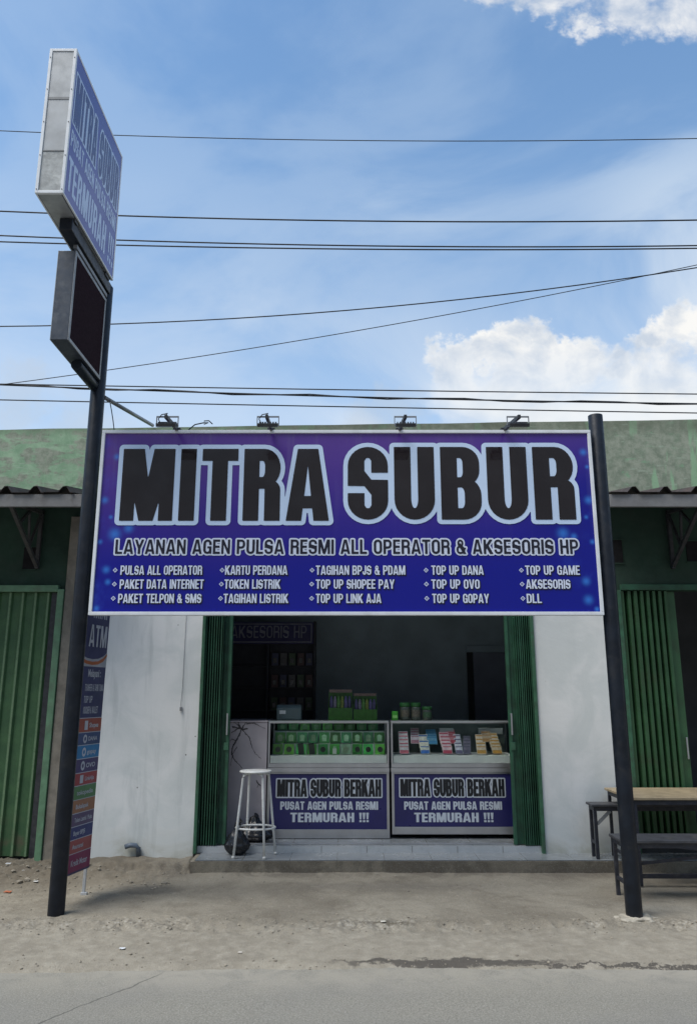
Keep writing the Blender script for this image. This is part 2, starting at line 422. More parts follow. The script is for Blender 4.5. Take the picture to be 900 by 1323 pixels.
def glyph(ch, W, t, h):
    """returns (list of ('+'|'-', polygon), width)"""
    p, q = '+', '-'
    ri = max(.02, (W - 2 * t) / 2)
    if ch == ' ': return [], W * .45
    if ch == 'I': return [(p, rect(0, 0, t, 1))], t
    if ch == '!': return [(p, [(0, 1), (t * 1.05, 1), (t * .8, .3), (t * .25, .3)]), (p, rect(0.02, 0, t, .19))], t
    if ch == 'L': return [(p, rect(0, 0, t, 1)), (p, rect(0, 0, W * .84, h))], W * .84
    if ch == 'T': w_ = W * .98; return [(p, rect(0, 1 - h, w_, 1)), (p, rect(w_ / 2 - t / 2, 0, w_ / 2 + t / 2, 1))], w_
    if ch == 'H': return [(p, rect(0, 0, t, 1)), (p, rect(W - t, 0, W, 1)), (p, rect(0, .5 - h / 2, W, .5 + h / 2))], W
    if ch == 'E': w_ = W * .84; return [(p, rect(0, 0, t, 1)), (p, rect(0, 0, w_, h)), (p, rect(0, 1 - h, w_, 1)), (p, rect(0, .5 - h * .5, w_ * .94, .5 + h * .5))], w_
    if ch == 'F': w_ = W * .82; return [(p, rect(0, 0, t, 1)), (p, rect(0, 1 - h, w_, 1)), (p, rect(0, .46, w_ * .92, .46 + h))], w_
    if ch == 'M':
        w_ = W * 1.42; c = w_ / 2
        return [(p, rect(0, 0, t * .90, 1)), (p, rect(w_ - t * .90, 0, w_, 1)), (p, [(0, 1), (t * 1.36, 1), (c + t * .45, 0), (c - t * .45, 0)]),
                (p, [(w_, 1), (w_ - t * 1.36, 1), (c - t * .45, 0), (c + t * .45, 0)])], w_
    if ch == 'N': w_ = W * 1.04; return [(p, rect(0, 0, t * .88, 1)), (p, rect(w_ - t * .88, 0, w_, 1)), (p, [(0, 1), (t * .98, 1), (w_, 0), (w_ - t * .98, 0)])], w_
    if ch == 'A':
        w_ = W * 1.16; c = w_ / 2
        return [(p, [(0, 0), (t * .98, 0), (c + t * .12, 1), (c - t * .66, 1)]), (p, [(w_, 0), (w_ - t * .98, 0), (c - t * .12, 1), (c + t * .66, 1)]),
                (p, [(t * .6, .17), (w_ - t * .6, .17), (w_ - t * .75, .17 + h), (t * .75, .17 + h)])], w_
    if ch == 'V':
        w_ = W * 1.12; c = w_ / 2
        return [(p, [(0, 1), (t * .98, 1), (c + t * .12, 0), (c - t * .62, 0)]), (p, [(w_, 1), (w_ - t * .98, 1), (c - t * .12, 0), (c + t * .62, 0)])], w_
    if ch == 'W':
        a, w1 = glyph('V', W * .8, t * .85, h)
        return a + [(s_, [(x + w1 - t * .55, y) for x, y in P_]) for s_, P_ in a], 2 * w1 - t * .55
    if ch == 'Y':
        w_ = W * 1.1; c = w_ / 2
        return [(p, rect(c - t / 2, 0, c + t / 2, .45)), (p, [(0, 1), (t * 1.0, 1), (c + t * .5, .36), (c - t * .5, .36)]), (p, [(w_, 1), (w_ - t * 1.0, 1), (c - t * .5, .36), (c + t * .5, .36)])], w_
    if ch == 'R':
        return [(p, rect(0, 0, t, 1)), (p, rrect(0, .46, W, 1, W * .44, .27, '1001')), (q, rrect(t, .46 + h * .85, W - t, 1 - h, ri * .9, .09, '1001')),
                (p, rrect(t * .5, .1, W, .46 + h * .62, W * .3, .14, '1000')), (p, rect(W - t, 0, W, .3)), (q, rect(t, -.1, W - t, .44)),
                (p, rect(t * .5, .44, W * .7, .46 + h * .8))], W
    if ch == 'P':
        return [(p, rect(0, 0, t, 1)), (p, rrect(0, .38, W, 1, W * .44, .28, '1001')), (q, rrect(t, .38 + h, W - t, 1 - h, ri * .9, .1, '1001'))], W
    if ch == 'B':
        return [(p, rect(0, 0, t, 1)), (p, rrect(0, .50 - h * .3, W * .97, 1, W * .42, .22, '1001')), (p, rrect(0, 0, W, .50 + h * .5, W * .44, .24, '1001')),
                (q, rrect(t, .50 + h * .5, W * .97 - t, 1 - h, ri * .9, .08, '1001')), (q, rrect(t, h, W - t, .50 - h * .4, ri * .9, .09, '1001'))], W
    if ch == 'D':
        return [(p, rrect(0, 0, W, 1, W * .5, .28, '1001')), (q, rrect(t, h, W - t, 1 - h, ri, .16, '1001'))], W
    if ch == 'O': return [(p, rrect(0, 0, W, 1, W * .5, .27)), (q, rrect(t, h, W - t, 1 - h, ri, .13))], W
    if ch == 'U':
        return [(p, rrect(0, 0, W, .7, W * .5, .27, '0011')), (p, rect(0, .5, W, 1)), (q, rrect(t, h, W - t, .8, ri, .13, '0011')), (q, rect(t, .6, W - t, 1.2))], W
    if ch == 'C': return [(p, rrect(0, 0, W, 1, W * .5, .27)), (q, rrect(t, h, W - t, 1 - h, ri, .13)), (q, rect(W * .55, .40, W + .1, .62))], W
    if ch == 'G':
        return [(p, rrect(0, 0, W, 1, W * .5, .27)), (q, rrect(t, h, W - t, 1 - h, ri, .13)), (q, rect(W * .55, .44, W + .1, .64)),
                (p, rect(W * .52, .40, W, .40 + h * .9)), (p, rect(W - t * .9, 0.02, W, .45))], W
    if ch == 'J': w_ = W * .8; return [(p, rrect(0, 0, w_, .6, w_ * .5, .24, '0011')), (p, rect(w_ - t, .3, w_, 1)), (q, rrect(t, h, w_ - t, .7, ri * .8, .1, '0011')), (q, rect(-.1, .34, w_ - t, 1.2))], w_
    if ch == 'S':
        lip = .64 + max(0, min(.09, (.21 - t) * .95)); lo_ = .545 + max(0, min(.03, (.21 - t) * .3))
        up = [(t, .665), (W - t, lo_), (W + .3, lo_ - .01), (W + .3, lip), (W - t, lip), (W - t, 1 - h - .04), (W - t - ri * .6, 1 - h), (t + ri * .6, 1 - h), (t, 1 - h - .04)]
        dn = [(W - x, 1 - y) for x, y in up]
        return [(p, rrect(0, 0, W, 1, W * .5, .26)), (q, up), (q, dn)], W
    if ch == 'K':
        return [(p, rect(0, 0, t, 1)), (p, [(t * .8, .26), (t * .8, .54), (W - t * .9, 1), (W + .05, 1)]), (p, [(t * .95, .58), (t * 1.9, .70), (W + .08, 0), (W - t * .95, 0)])], W + .06
    if ch == 'Z': return [(p, rect(0, 0, W * .9, h)), (p, rect(0, 1 - h, W * .9, 1)), (p, [(0, h * .8), (t * 1.1, h * .8), (W * .9, 1 - h * .8), (W * .9 - t * 1.1, 1 - h * .8)])], W * .9
    if ch == '&':
        w_ = W * 1.15
        return [(p, rrect(w_ * .12, .5, w_ * .72, 1, w_ * .3, .22)), (p, rrect(0, 0, w_ * .84, .58, w_ * .4, .26)), (q, rrect(w_ * .12 + t * .7, .56, w_ * .72 - t * .7, 1 - h * .8, .1, .1)),
                (q, rrect(t * .8, h * .85, w_ * .84 - t * .8, .46, .1, .12)), (p, [(w_ * .2, .66), (w_ * .42, .74), (w_ * 1.02, 0), (w_ * .74, 0)]), (p, [(w_ * .78, .42), (w_, .42), (w_ * .78, .02), (w_ * .58, .12)])], w_
    return [(p, rect(0, 0, W * .6, 1))], W * .6

def layout(text, W, t, h, gap):
    x = 0; out_ = []
    for ch in text:
        ops, w_ = glyph(ch, W, t, h)
        if ops: out_.append([(s_, [(px + x, py) for px, py in P_]) for s_, P_ in ops])
        x += w_ + gap
    return out_, x - gap

def poly_sd(X, Y, P_):
    d2 = np.full(X.shape, 1e9); ins = np.zeros(X.shape, bool)
    n = len(P_)
    for i in range(n):
        ax, ay = P_[i]; bx, by = P_[(i + 1) % n]
        ex, ey = bx - ax, by - ay; L = ex * ex + ey * ey
        if L < 1e-14: continue
        tt = np.clip(((X - ax) * ex + (Y - ay) * ey) / L, 0, 1)
        d2 = np.minimum(d2, (X - ax - tt * ex) ** 2 + (Y - ay - tt * ey) ** 2)
        cond = (ay > Y) != (by > Y)
        if ey != 0:
            xi = ax + (Y - ay) * ex / ey
            ins ^= cond & (X < xi)
    d = np.sqrt(d2)
    return np.where(ins, -d, d)

def contours(F_, x0, y0, dx_):
    """marching squares at 0 (inside negative); returns closed loops"""
    ny, nx = F_.shape; I = F_ < 0
    code = I[:-1, :-1] * 1 + I[:-1, 1:] * 2 + I[1:, 1:] * 4 + I[1:, :-1] * 8
    jj, ii = np.nonzero((code > 0) & (code < 15))
    tbl = {1: [(3, 0)], 2: [(0, 1)], 3: [(3, 1)], 4: [(1, 2)], 5: [(3, 2), (1, 0)], 6: [(0, 2)], 7: [(3, 2)], 8: [(2, 3)], 9: [(2, 0)],
           10: [(0, 3), (2, 1)], 11: [(2, 1)], 12: [(1, 3)], 13: [(1, 0)], 14: [(0, 3)]}
    nxt = {}; pos = {}
    def ek(j, i, e):
        if e == 0: k = ('h', j, i); a, b_, p0, p1 = F_[j, i], F_[j, i + 1], (i, j), (i + 1, j)
        elif e == 2: k = ('h', j + 1, i); a, b_, p0, p1 = F_[j + 1, i], F_[j + 1, i + 1], (i, j + 1), (i + 1, j + 1)
        elif e == 3: k = ('v', j, i); a, b_, p0, p1 = F_[j, i], F_[j + 1, i], (i, j), (i, j + 1)
        else: k = ('v', j, i + 1); a, b_, p0, p1 = F_[j, i + 1], F_[j + 1, i + 1], (i + 1, j), (i + 1, j + 1)
        if k not in pos:
            f = a / (a - b_); f = min(max(f, .02), .98)
            pos[k] = (x0 + dx_ * (p0[0] + f * (p1[0] - p0[0])), y0 + dx_ * (p0[1] + f * (p1[1] - p0[1])))
        return k
    for j, i in zip(jj.tolist(), ii.tolist()):
        for a, b_ in tbl[int(code[j, i])]:
            nxt[ek(j, i, a)] = ek(j, i, b_)
    loops = []
    while nxt:
        s0, cur = next(iter(nxt.items())); del nxt[s0]; lp = [s0]
        while cur != s0 and cur in nxt:
            lp.append(cur); cur = nxt.pop(cur)
        if len(lp) > 3: loops.append([pos[k] for k in lp])
    return loops

def simplify(lp, eps):
    n = len(lp); 
    if n < 8: return lp
    a = 0; b_ = max(range(n), key=lambda k: (lp[k][0] - lp[0][0]) ** 2 + (lp[k][1] - lp[0][1]) ** 2)
    def dp(s0, e0):
        stack = [(s0, e0)]; keep = set([s0 % n, e0 % n])
        while stack:
            s1, e1 = stack.pop()
            if e1 - s1 < 2: continue
            p0 = lp[s1 % n]; p1 = lp[e1 % n]; ex, ey = p1[0] - p0[0], p1[1] - p0[1]; L = math.hypot(ex, ey) or 1e-9
            best, bd = -1, eps
            for k in range(s1 + 1, e1):
                q = lp[k % n]; d = abs((q[0] - p0[0]) * ey - (q[1] - p0[1]) * ex) / L
                if d > bd: best, bd = k, d
            if best >= 0: keep.add(best % n); stack += [(s1, best), (best, e1)]
        return keep
    ks = dp(a, b_) | dp(b_, n + a)
    return [lp[k] for k in sorted(ks)]

def text_loops(text, width, height, W=.46, t=.17, h=.14, gap=.035, off=0.0, res=60):
    """loops of a line of lettering that fills width x height; off widens every stroke"""
    gl, nat = layout(text, W, t, h, gap)
    sx = width / nat; cell = height / res; pad = abs(off) + 3 * cell
    nx = int((width + 2 * pad) / cell) + 2; ny = int((height + 2 * pad) / cell) + 2
    F_ = np.full((ny, nx), 9.0)
    for ops in gl:
        ops = [(s_, [(x * sx, y * height) for x, y in P_]) for s_, P_ in ops]
        xs = [x for s_, P_ in ops if s_ == '+' for x, y in P_]
        i0 = max(0, int((min(xs) - pad + pad) / cell) - 1); i1 = min(nx, int((max(xs) + 2 * pad) / cell) + 2)
        X, Y = np.meshgrid(-pad + cell * np.arange(i0, i1), -pad + cell * np.arange(ny))
        g_ = np.full(X.shape, 9.0)
        for s_, P_ in ops:
            d = poly_sd(X, Y, P_)
            g_ = np.minimum(g_, d) if s_ == '+' else np.maximum(g_, -d)
        F_[:, i0:i1] = np.minimum(F_[:, i0:i1], g_)
    F_ = F_ - off
    F_[0, :] = F_[-1, :] = 9; F_[:, 0] = F_[:, -1] = 9
    F_ = np.where(np.abs(F_) < cell * 1e-3, cell * 1e-3, F_)
    lps = [simplify(l, cell * .09) for l in contours(F_, -pad, -pad, cell)]
    def area(l): return abs(sum(a[0] * b[1] - b[0] * a[1] for a, b in zip(l, l[1:] + l[:1]))) / 2
    return [l for l in lps if len(l) >= 3 and area(l) > (.045 * height) ** 2]

def flat_print(name, loops, m, parent, fn):
    """fills loops as flat print; fn maps a print point to the world"""
    cu = bpy.data.curves.new(name, 'CURVE'); cu.dimensions = '2D'; cu.fill_mode = 'FRONT'
    for lp in loops:
        sp = cu.splines.new('POLY'); sp.points.add(len(lp) - 1); sp.use_cyclic_u = True
        for q, (x, y) in zip(sp.points, lp): q.co = (x, y, 0, 1)
    o = bpy.data.objects.new(name, cu); col.objects.link(o)
    dg = bpy.context.evaluated_depsgraph_get(); dg.update()
    me = bpy.data.meshes.new_from_object(o.evaluated_get(dg))
    bpy.data.objects.remove(o); bpy.data.curves.remove(cu)
    me.name = name
    off = WL[parent.name]
    for v_ in me.vertices: v_.co = Vector(fn(v_.co.x, v_.co.y)) - off
    me.materials.clear(); me.materials.append(m)
    r = bpy.data.objects.new(name, me); col.objects.link(r); r.parent = parent; WL[r.name] = off
    return r
def shift(loops, dx_, dy_): return [[(x + dx_, y + dy_) for x, y in l] for l in loops]

def font_print(name, text, m, parent, fn, x, y, size, sx=1.0, bold=0.0, fit=0.0):
    """a line in Blender's own plain font, for small lower-case print"""
    cu = bpy.data.curves.new(name, 'FONT'); cu.body = text; cu.size = size; cu.offset = bold
    o = bpy.data.objects.new(name, cu); col.objects.link(o)
    dg = bpy.context.evaluated_depsgraph_get(); dg.update()
    me = bpy.data.meshes.new_from_object(o.evaluated_get(dg))
    bpy.data.objects.remove(o); bpy.data.curves.remove(cu); me.name = name
    off = WL[parent.name]
    if fit: sx = fit / max(v_.co.x for v_ in me.vertices)
    for v_ in me.vertices: v_.co = Vector(fn(x + v_.co.x * sx, y + v_.co.y)) - off
    me.materials.clear(); me.materials.append(m)
    r = bpy.data.objects.new(name, me); col.objects.link(r); r.parent = parent; WL[r.name] = off
    return r

# ------------------------------------------------------------------ ground, road, apron
def fbm(x, y, s, o=0.0, oct=4):
    return noise.fractal(Vector((x * s + o, y * s - o * .7, o * 1.3)), .9, 2.1, oct)

MB().quad((-600, -600, -.13), (600, -600, -.13), (600, 900, -.13), (-600, 900, -.13)).build('ground', mat('earth', (.24, .22, .19), .95, 0, .2, 1.5))
tag(bpy.data.objects['ground'], kind='structure')

m, t, b, g = custom('worn_asphalt')
n1 = t.noise(g, .8, 6, .6, .4); n2 = t.noise(g, 90, 4, .7); n3 = t.noise(g, 150, 3, .65)
x_, y_, z_ = t.xyz(g); n4r = t.noise(g, 5, 7, .7, .5)
c = t.mix(t.ss(n2, .25, .75), (.155, .146, .120, 1), (.305, .290, .248, 1))
c = t.mix(t.math('MULTIPLY', t.ss(n3, .56, .66), .55), c, (.44, .43, .39, 1))
c = t.mix(t.math('MULTIPLY', t.ss(n3, .42, .32), .5), c, (.07, .068, .06, 1))
c = t.mix(t.math('MULTIPLY', t.ss(n1, .4, .7), .35), c, (.16, .158, .148, 1))
c = t.mix(t.math('MULTIPLY', t.ss(y_, 4.6, 5.08), t.ss(n4r, .3, .6, .15, .95)), c, (.31, .288, .24, 1))
tyre = t.ss(y_, 4.45, 4.15)
c = t.mix(t.math('MULTIPLY', tyre, .4), c, (.12, .125, .13, 1))
ln = t.math('ABSOLUTE', t.math('ADD', t.math('SUBTRACT', t.math('MULTIPLY', t.math('SUBTRACT', y_, 4.2), .62), t.math('ADD', x_, 1.62)), t.math('MULTIPLY', t.math('SUBTRACT', t.noise(g, 4, 4), .5), .12)))
c = t.mix(t.math('MULTIPLY', t.math('MULTIPLY', t.ss(ln, .010, .003), t.ss(y_, 5.1, 4.95)), .75), c, (.06, .058, .05, 1))
t.l.new(c, b.inputs['Base Color']); t.l.new(t.ss(n1, .3, .7, .55, .8), b.inputs['Roughness'])
add_bump(t, b, t.math('ADD', n2, t.math('MULTIPLY', n3, .5)), .5, .006)
asphalt = m
bm = bmesh.new()
xs = np.linspace(-40, 40, 161); ys = np.concatenate([np.linspace(-3.5, 3.2, 6), np.linspace(3.4, 5.4, 31)])
grid = [[bm.verts.new((x, y, -.055 + .008 * fbm(x, y, .9, 3.0))) for x in xs] for y in ys]
for r0, r1 in zip(grid, grid[1:]):
    for k in range(len(xs) - 1):
        f = bm.faces.new((r0[k], r0[k + 1], r1[k + 1], r1[k])); f.smooth = True
mb = MB(); mb.bm = bm
tag(mb.build('road', asphalt), kind='structure')

m, t, b, g = custom('dusty_concrete')
x_, y_, z_ = t.xyz(g)
n1 = t.noise(g, 1.3, 7, .62, .6); n2 = t.noise(g, 12, 6, .65); n3 = t.noise(g, 120, 3, .7); n4 = t.noise(g, 3.6, 6, .6, 1.0)
c = t.mix(t.ss(n1, .3, .7), (.185, .163, .125, 1), (.30, .27, .212, 1))
c = t.mix(t.math('MULTIPLY', t.ss(n4, .48, .7), .5), c, (.14, .117, .085, 1))
c = t.mix(t.math('MULTIPLY', t.ss(n2, .55, .72), .4), c, (.37, .34, .28, 1))
vs_ = t.new('ShaderNodeTexVoronoi'); t.l.new(g, vs_.inputs['Vector']); vs_.inputs['Scale'].default_value = 34
cr = t.math('MULTIPLY', t.ss(t.math('ABSOLUTE', t.math('SUBTRACT', y_, 5.84)), .17, .02), t.ss(n1, .44, .58))
c = t.mix(t.math('MULTIPLY', cr, t.ss(vs_.outputs['Distance'], .45, .2, .0, .6)), c, (.42, .40, .355, 1))
c = t.mix(t.math('MULTIPLY', cr, t.ss(vs_.outputs['Distance'], .5, .75, .0, .8)), c, (.10, .09, .075, 1))
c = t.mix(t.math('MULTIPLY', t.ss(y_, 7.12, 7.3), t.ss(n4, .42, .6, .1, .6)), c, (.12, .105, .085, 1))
c = t.mix(t.math('MULTIPLY', t.ss(n3, .56, .68), .6), c, (.11, .098, .075, 1))
c = t.mix(t.math('MULTIPLY', t.ss(n3, .44, .34), .5), c, (.40, .37, .31, 1))
n6 = t.noise(g, 38, 5, .7)
c = t.mix(t.math('MULTIPLY', t.ss(n6, .54, .66), .4), c, (.15, .13, .10, 1))
strip = t.math('MULTIPLY', t.ss(y_, 5.95, 5.7), .55)
c = t.mix(strip, c, t.mix(t.ss(n2, .3, .7), (.235, .21, .165, 1), (.35, .32, .26, 1)))
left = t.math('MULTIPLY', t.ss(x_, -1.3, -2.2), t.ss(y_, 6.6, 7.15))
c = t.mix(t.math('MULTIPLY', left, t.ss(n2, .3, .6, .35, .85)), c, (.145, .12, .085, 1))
wv = t.vm('ADD', g, t.vm('SCALE', t.vm('SUBTRACT', t.noise(g, 6, 5, .7, color=True), (.5, .5, .5)), .3))
def stain(cx, cy, rx, ry, inner=.4):
    mp = t.new('ShaderNodeMapping'); t.l.new(wv, mp.inputs[0])
    mp.inputs['Location'].default_value = (-cx / rx, -cy / ry, 0); mp.inputs['Scale'].default_value = (1 / rx, 1 / ry, 0)
    return t.ss(t.vm('LENGTH', mp.outputs[0]), 1.0, inner)
c = t.mix(t.math('MULTIPLY', stain(-1.62, 6.78, .34, .22), .75), c, (.085, .078, .066, 1))
c = t.mix(t.math('MULTIPLY', stain(-.9, 6.7, .8, .4, .0), .3), c, (.14, .13, .11, 1))
c = t.mix(t.math('MULTIPLY', stain(.3, 6.9, 1.6, .22, .1), .35), c, (.15, .135, .115, 1))
wet = t.math('MAXIMUM', stain(.62, 5.185, .85, .058, .6), stain(1.6, 5.14, 1.1, .022, .5))
c = t.mix(t.math('MULTIPLY', wet, .9), c, (.065, .057, .048, 1))
c = t.mix(t.math('MULTIPLY', stain(.28, 5.86, .26, .05, .3), .8), c, (.10, .085, .06, 1))
t.l.new(c, b.inputs['Base Color']); b.inputs['Roughness'].default_value = .88
add_bump(t, b, t.math('ADD', t.math('MULTIPLY', n2, 1.0), t.math('MULTIPLY', n3, .4)), .8, .015)
apron_m = m
def sstep(a, b_, x):
    k = min(1, max(0, (x - a) / (b_ - a))); return k * k * (3 - 2 * k)
def apron_z(x, y):
    e = 5.09 + .03 * fbm(x, 0, 1.1, 5) + .02 * fbm(x, 0, 5, 2) + (.0 if x > -.6 else -.05 * sstep(-.6, -2, x))
    z = -.085 + .05 * sstep(e - .1, e + .1, y) + .016 * sstep(e + .05, 5.75, y)
    k = 5.83 + .05 * fbm(x, .3, 1.7, 9) + .03 * fbm(x, .3, 7, 4)
    st = sstep(k - .05, k + .05, y)
    z += .022 * st
    rough = .0035 + .015 * math.exp(-((y - k) / .13) ** 2) + .012 * sstep(-2.2, -2.9, x) * sstep(6.2, 6.9, y) + .012 * sstep(-1.3, -1.6, x) * sstep(6.95, 7.25, y)
    z += rough * (fbm(x, y, 9, 1.0) + .6 * fbm(x, y, 24, 6.0)) + .004 * fbm(x, y, 2.2, 8)
    z += .06 * sstep(6.75, 7.4, y) * sstep(-1.5, -2.4, x) + .015 * sstep(7.0, 7.4, y)
    ye = 7.37 + .05 * fbm(x, 1.0, 2.3, 11) + .03 * fbm(x, 2.0, 9, 7)        # broken cement ledge below the left wall
    ledge = sstep(ye - .018, ye + .018, y) * sstep(-2.68, -2.60, x) * sstep(-1.395, -1.43, x)
    if ledge > 0: z += ledge * max(0, .088 + .03 * fbm(x, y, 3.5, 2) - z)
    return z
bm = bmesh.new()
xs = np.concatenate([np.linspace(-14, -4.2, 40), np.linspace(-4.15, 4.15, 520), np.linspace(4.2, 14, 40)]); ys = np.linspace(4.92, 7.66, 172)
grid = [[bm.verts.new((x, y, apron_z(x, y))) for x in xs] for y in ys]
for r0, r1 in zip(grid, grid[1:]):
    for k in range(len(xs) - 1):
        f = bm.faces.new((r0[k], r0[k + 1], r1[k + 1], r1[k])); f.smooth = True
mb = MB(); mb.bm = bm
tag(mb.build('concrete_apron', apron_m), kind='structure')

# loose grit and crumbled concrete, uncountable
mb = MB()
def stone(mb, x, y, z, r, sd):
    rnd = random.Random(sd); n0 = len(mb.bm.verts)
    res = bmesh.ops.create_icosphere(mb.bm, subdivisions=1, radius=r)
    for v_ in res['verts']:
        v_.co = Vector((v_.co.x * rnd.uniform(.7, 1.3), v_.co.y * rnd.uniform(.7, 1.3), v_.co.z * rnd.uniform(.4, .8))) + Vector((x, y, z + r * .2))
for k in range(1500):
    zone = random.random()
    if zone < .45: x, y = random.uniform(-3.2, 3.2), random.gauss(5.83, .09)
    elif zone < .62: x, y = random.uniform(-3.9, -1.5), random.uniform(6.4, 7.3)
    elif zone < .8: x, y = random.uniform(-3.2, 3.2), random.gauss(5.13, .06)
    else: x, y = random.uniform(-3.2, 3.2), random.uniform(5.1, 7.25)
    r = random.choice((.003, .004, .005, .006, .009)) * random.uniform(.7, 1.3)
    stone(mb, x, y, apron_z(x, y), r, k)
for k in range(110):
    x, y = random.uniform(-3.9, -1.42), random.choice((random.uniform(6.75, 7.32), random.gauss(7.3, .04)))
    stone(mb, x, y, apron_z(x, y), random.choice((.008, .010, .013, .017, .026)) * random.uniform(.7, 1.2), 5000 + k)
tag(mb.build('grit', mat('grit_stone', (.25, .222, .175), .9, 0, .4, 14)), 'loose grit and crumbled concrete on the apron', kind='stuff')

# ------------------------------------------------------------------ building
WY = 7.62
shop = thing('shop_building', (0, WY, 0), 'row of shop units with weathered green parapet and white walls round an open front', 'building')
mb = MB()
Xl, Xr = -9.0, 9.0
# parapet with the slightly uneven top of the photo
def ptop(x): return 4.300 + .0152 * x
mb.prism([(Xl, 3.482), (Xr, 3.482), (Xr, ptop(Xr))] + [(x, ptop(x) + .006 * fbm(x, 0, 1.5, 3)) for x in np.linspace(8.8, -8.8, 60)] + [(Xl, ptop(Xl))], 'y', WY, WY + .16)
mb.build('parapet', parapet_m, shop)
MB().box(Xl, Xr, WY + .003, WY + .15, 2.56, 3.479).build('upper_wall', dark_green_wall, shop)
mb = MB()
mb.box(-2.62, -1.433, WY, WY + .15, .0, 2.557)
wl_ = mb.build('white_wall', white_wall, shop); wl_['label'] = 'stained white wall left of the shop opening'
mb = MB(); mb.box(1.818, 2.62, WY, WY + .15, .09, 2.557)
wl_ = mb.build('white_wall', white_wall, shop); wl_['label'] = 'clean white wall right of the shop opening'
MB().box(-2.80, -2.622, WY - .05, WY + .14, .0, 3.30).build('column', column_m, shop, .006)
MB().box(2.622, 2.70, WY - .02, WY + .14, .09, 2.557).build('column', gate_edge, shop, .004)
# inner room
mb = MB()
mb.box(-2.3, 2.9, 10.6, 10.7, .1, 3.3)
mb.build('back_wall', interior_wall, shop)
for xw in (-2.0, 2.45): MB().box(xw, xw + .1, WY + .16, 10.598, .1, 3.158).build('side_wall', interior_wall, shop)
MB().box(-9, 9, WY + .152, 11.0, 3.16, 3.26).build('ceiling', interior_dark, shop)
MB().box(-9, 9, WY + .16, 11, 3.262, 3.4).build('roof_slab', column_m, shop)
mb = MB(); mb.box(-9, 9, 10.99, 11.1, -.1, 4.2); mb.box(-9, -8.9, WY + .16, 10.99, -.1, 4.2); mb.box(8.9, 9, WY + .16, 10.99, -.1, 4.2)
mb.build('rear_wall', column_m, shop)
# porch: concrete step with grey tiles on it, then the white tiled riser of the shop floor
mb = MB()
mb.prism([(7.335, -.05), (7.325, .108), (7.34, .114), (7.7, .114), (7.7, -.05)], 'x', -1.40, 9)
stp = mb.build('porch_step', apron_m, shop)
MB().box(-1.36, 9, 7.328, 7.66, .114, .122).build('porch_tiles', porch_tile, shop, .002)
mb = MB(); mb.box(-1.43, 1.815, 7.66, 10.6, .0, .180)
mb.build('shop_floor', porch_tile, shop)
MB().box(-1.43, 1.815, 7.652, 7.658, .122, .178).build('floor_riser', riser_tile, shop)
MB().box(-1.30, 1.70, 7.72, 7.76, .181, .190).build('gate_track', alu, shop, .001)
# interior door on the back wall
d = MB().box(1.68, 2.40, 10.56, 10.597, .18, 2.10).build('interior_door', door_paint, shop, .004)
MB().box(1.60, 1.676, 10.54, 10.597, .18, 2.102).build('door_frame', interior_dark, d, .003)
MB().box(1.60, 2.44, 10.535, 10.597, 2.104, 2.19).build('door_frame', interior_wall, d, .003)
# folded steel gates
def gate(side, x_out, x_in, flat_w):
    s_ = 1 if side == 'l' else -1
    gt = MB()
    n = 7; xp0 = x_out + s_ * .035; xp1 = x_in - s_ * flat_w
    zb, zt = .185, 2.60
    pts = []
    for k in range(n * 4 + 1):
        f = k / (n * 4); ph = k % 4
        pts.append((xp0 + (xp1 - xp0) * f, 7.645 if ph in (0, 1) else 7.745))
    for (xa, ya), (xb, yb) in zip(pts, pts[1:]):
        gt.quad((xa, ya, zb), (xb, yb, zb), (xb, yb, zt), (xa, ya, zt))
    o = gt.build('folding_gate', gate_green, shop)
    so = o.modifiers.new('sheet', 'SOLIDIFY'); so.thickness = .003
    MB().box(x_out, x_out + s_ * .03, 7.60, 7.66, .12, 2.60).build('gate_frame', gate_edge, o, .003)
    lf = MB()
    lf.box(xp1 + s_ * .004, x_in, 7.70, 7.712, zb, zt)
    lf.box(x_in - s_ * .03, x_in - s_ * .002, 7.675, 7.698, zb, zt); lf.box(xp1 + s_ * .03, xp1 + s_ * .036, 7.694, 7.698, zb, zt)
    lf.build('gate_leaf', gate_green, o, .002)
    hz = 1.27
    MB().bar((x_in - s_ * .022, 7.655, hz - .1), (x_in - s_ * .022, 7.655, hz + .1), .014).bar((x_in - s_ * .022, 7.655, hz - .09), (x_in - s_ * .022, 7.68, hz - .09), .01).bar((x_in - s_ * .022, 7.655, hz + .09), (x_in - s_ * .022, 7.68, hz + .09), .01).build('gate_handle', alu, o, .002)
    MB().box(x_in - s_ * .05, x_in - s_ * .004, 7.666, 7.673, hz - .24, hz - .17).build('lock_plate', gate_edge, o, .002)
    return o
gate('l', -1.432, -1.143, .085)['label'] = 'folded green gate left of the shop opening'
gate('r', 1.816, 1.545, .10)['label'] = 'folded green gate right of the shop opening'
# neighbour's shutter on the left: corrugated green sheet
def corrugated(x0, x1, zb, zt, y, pitch, depth, m, name, parent, duty=.22):
    gt = MB(); pts = []; x = x0
    while x < x1 - 1e-6:
        for f, d_ in ((0, 0), (1 - 2.0 * duty, .0), (1 - 1.5 * duty, -depth), (1 - .6 * duty, -depth), (1, 0)):
            xx = x + pitch * f
            if xx <= x1 + 1e-6: pts.append((xx, y + d_))
        x += pitch
    for (xa, ya), (xb, yb) in zip(pts, pts[1:]):
        if abs(xa - xb) > 1e-7: gt.quad((xa, ya, zb), (xb, yb, zb), (xb, yb, zt), (xa, ya, zt))
    o = gt.build(name, m, parent)
    so = o.modifiers.new('sheet', 'SOLIDIFY'); so.thickness = .002
    return o
m, t, b, g = custom('worn_shutter')
x_, y_, z_ = t.xyz(g)
PIT = .125
fr_ = t.math('FRACT', t.math('DIVIDE', t.math('SUBTRACT', x_, -5.94), PIT))
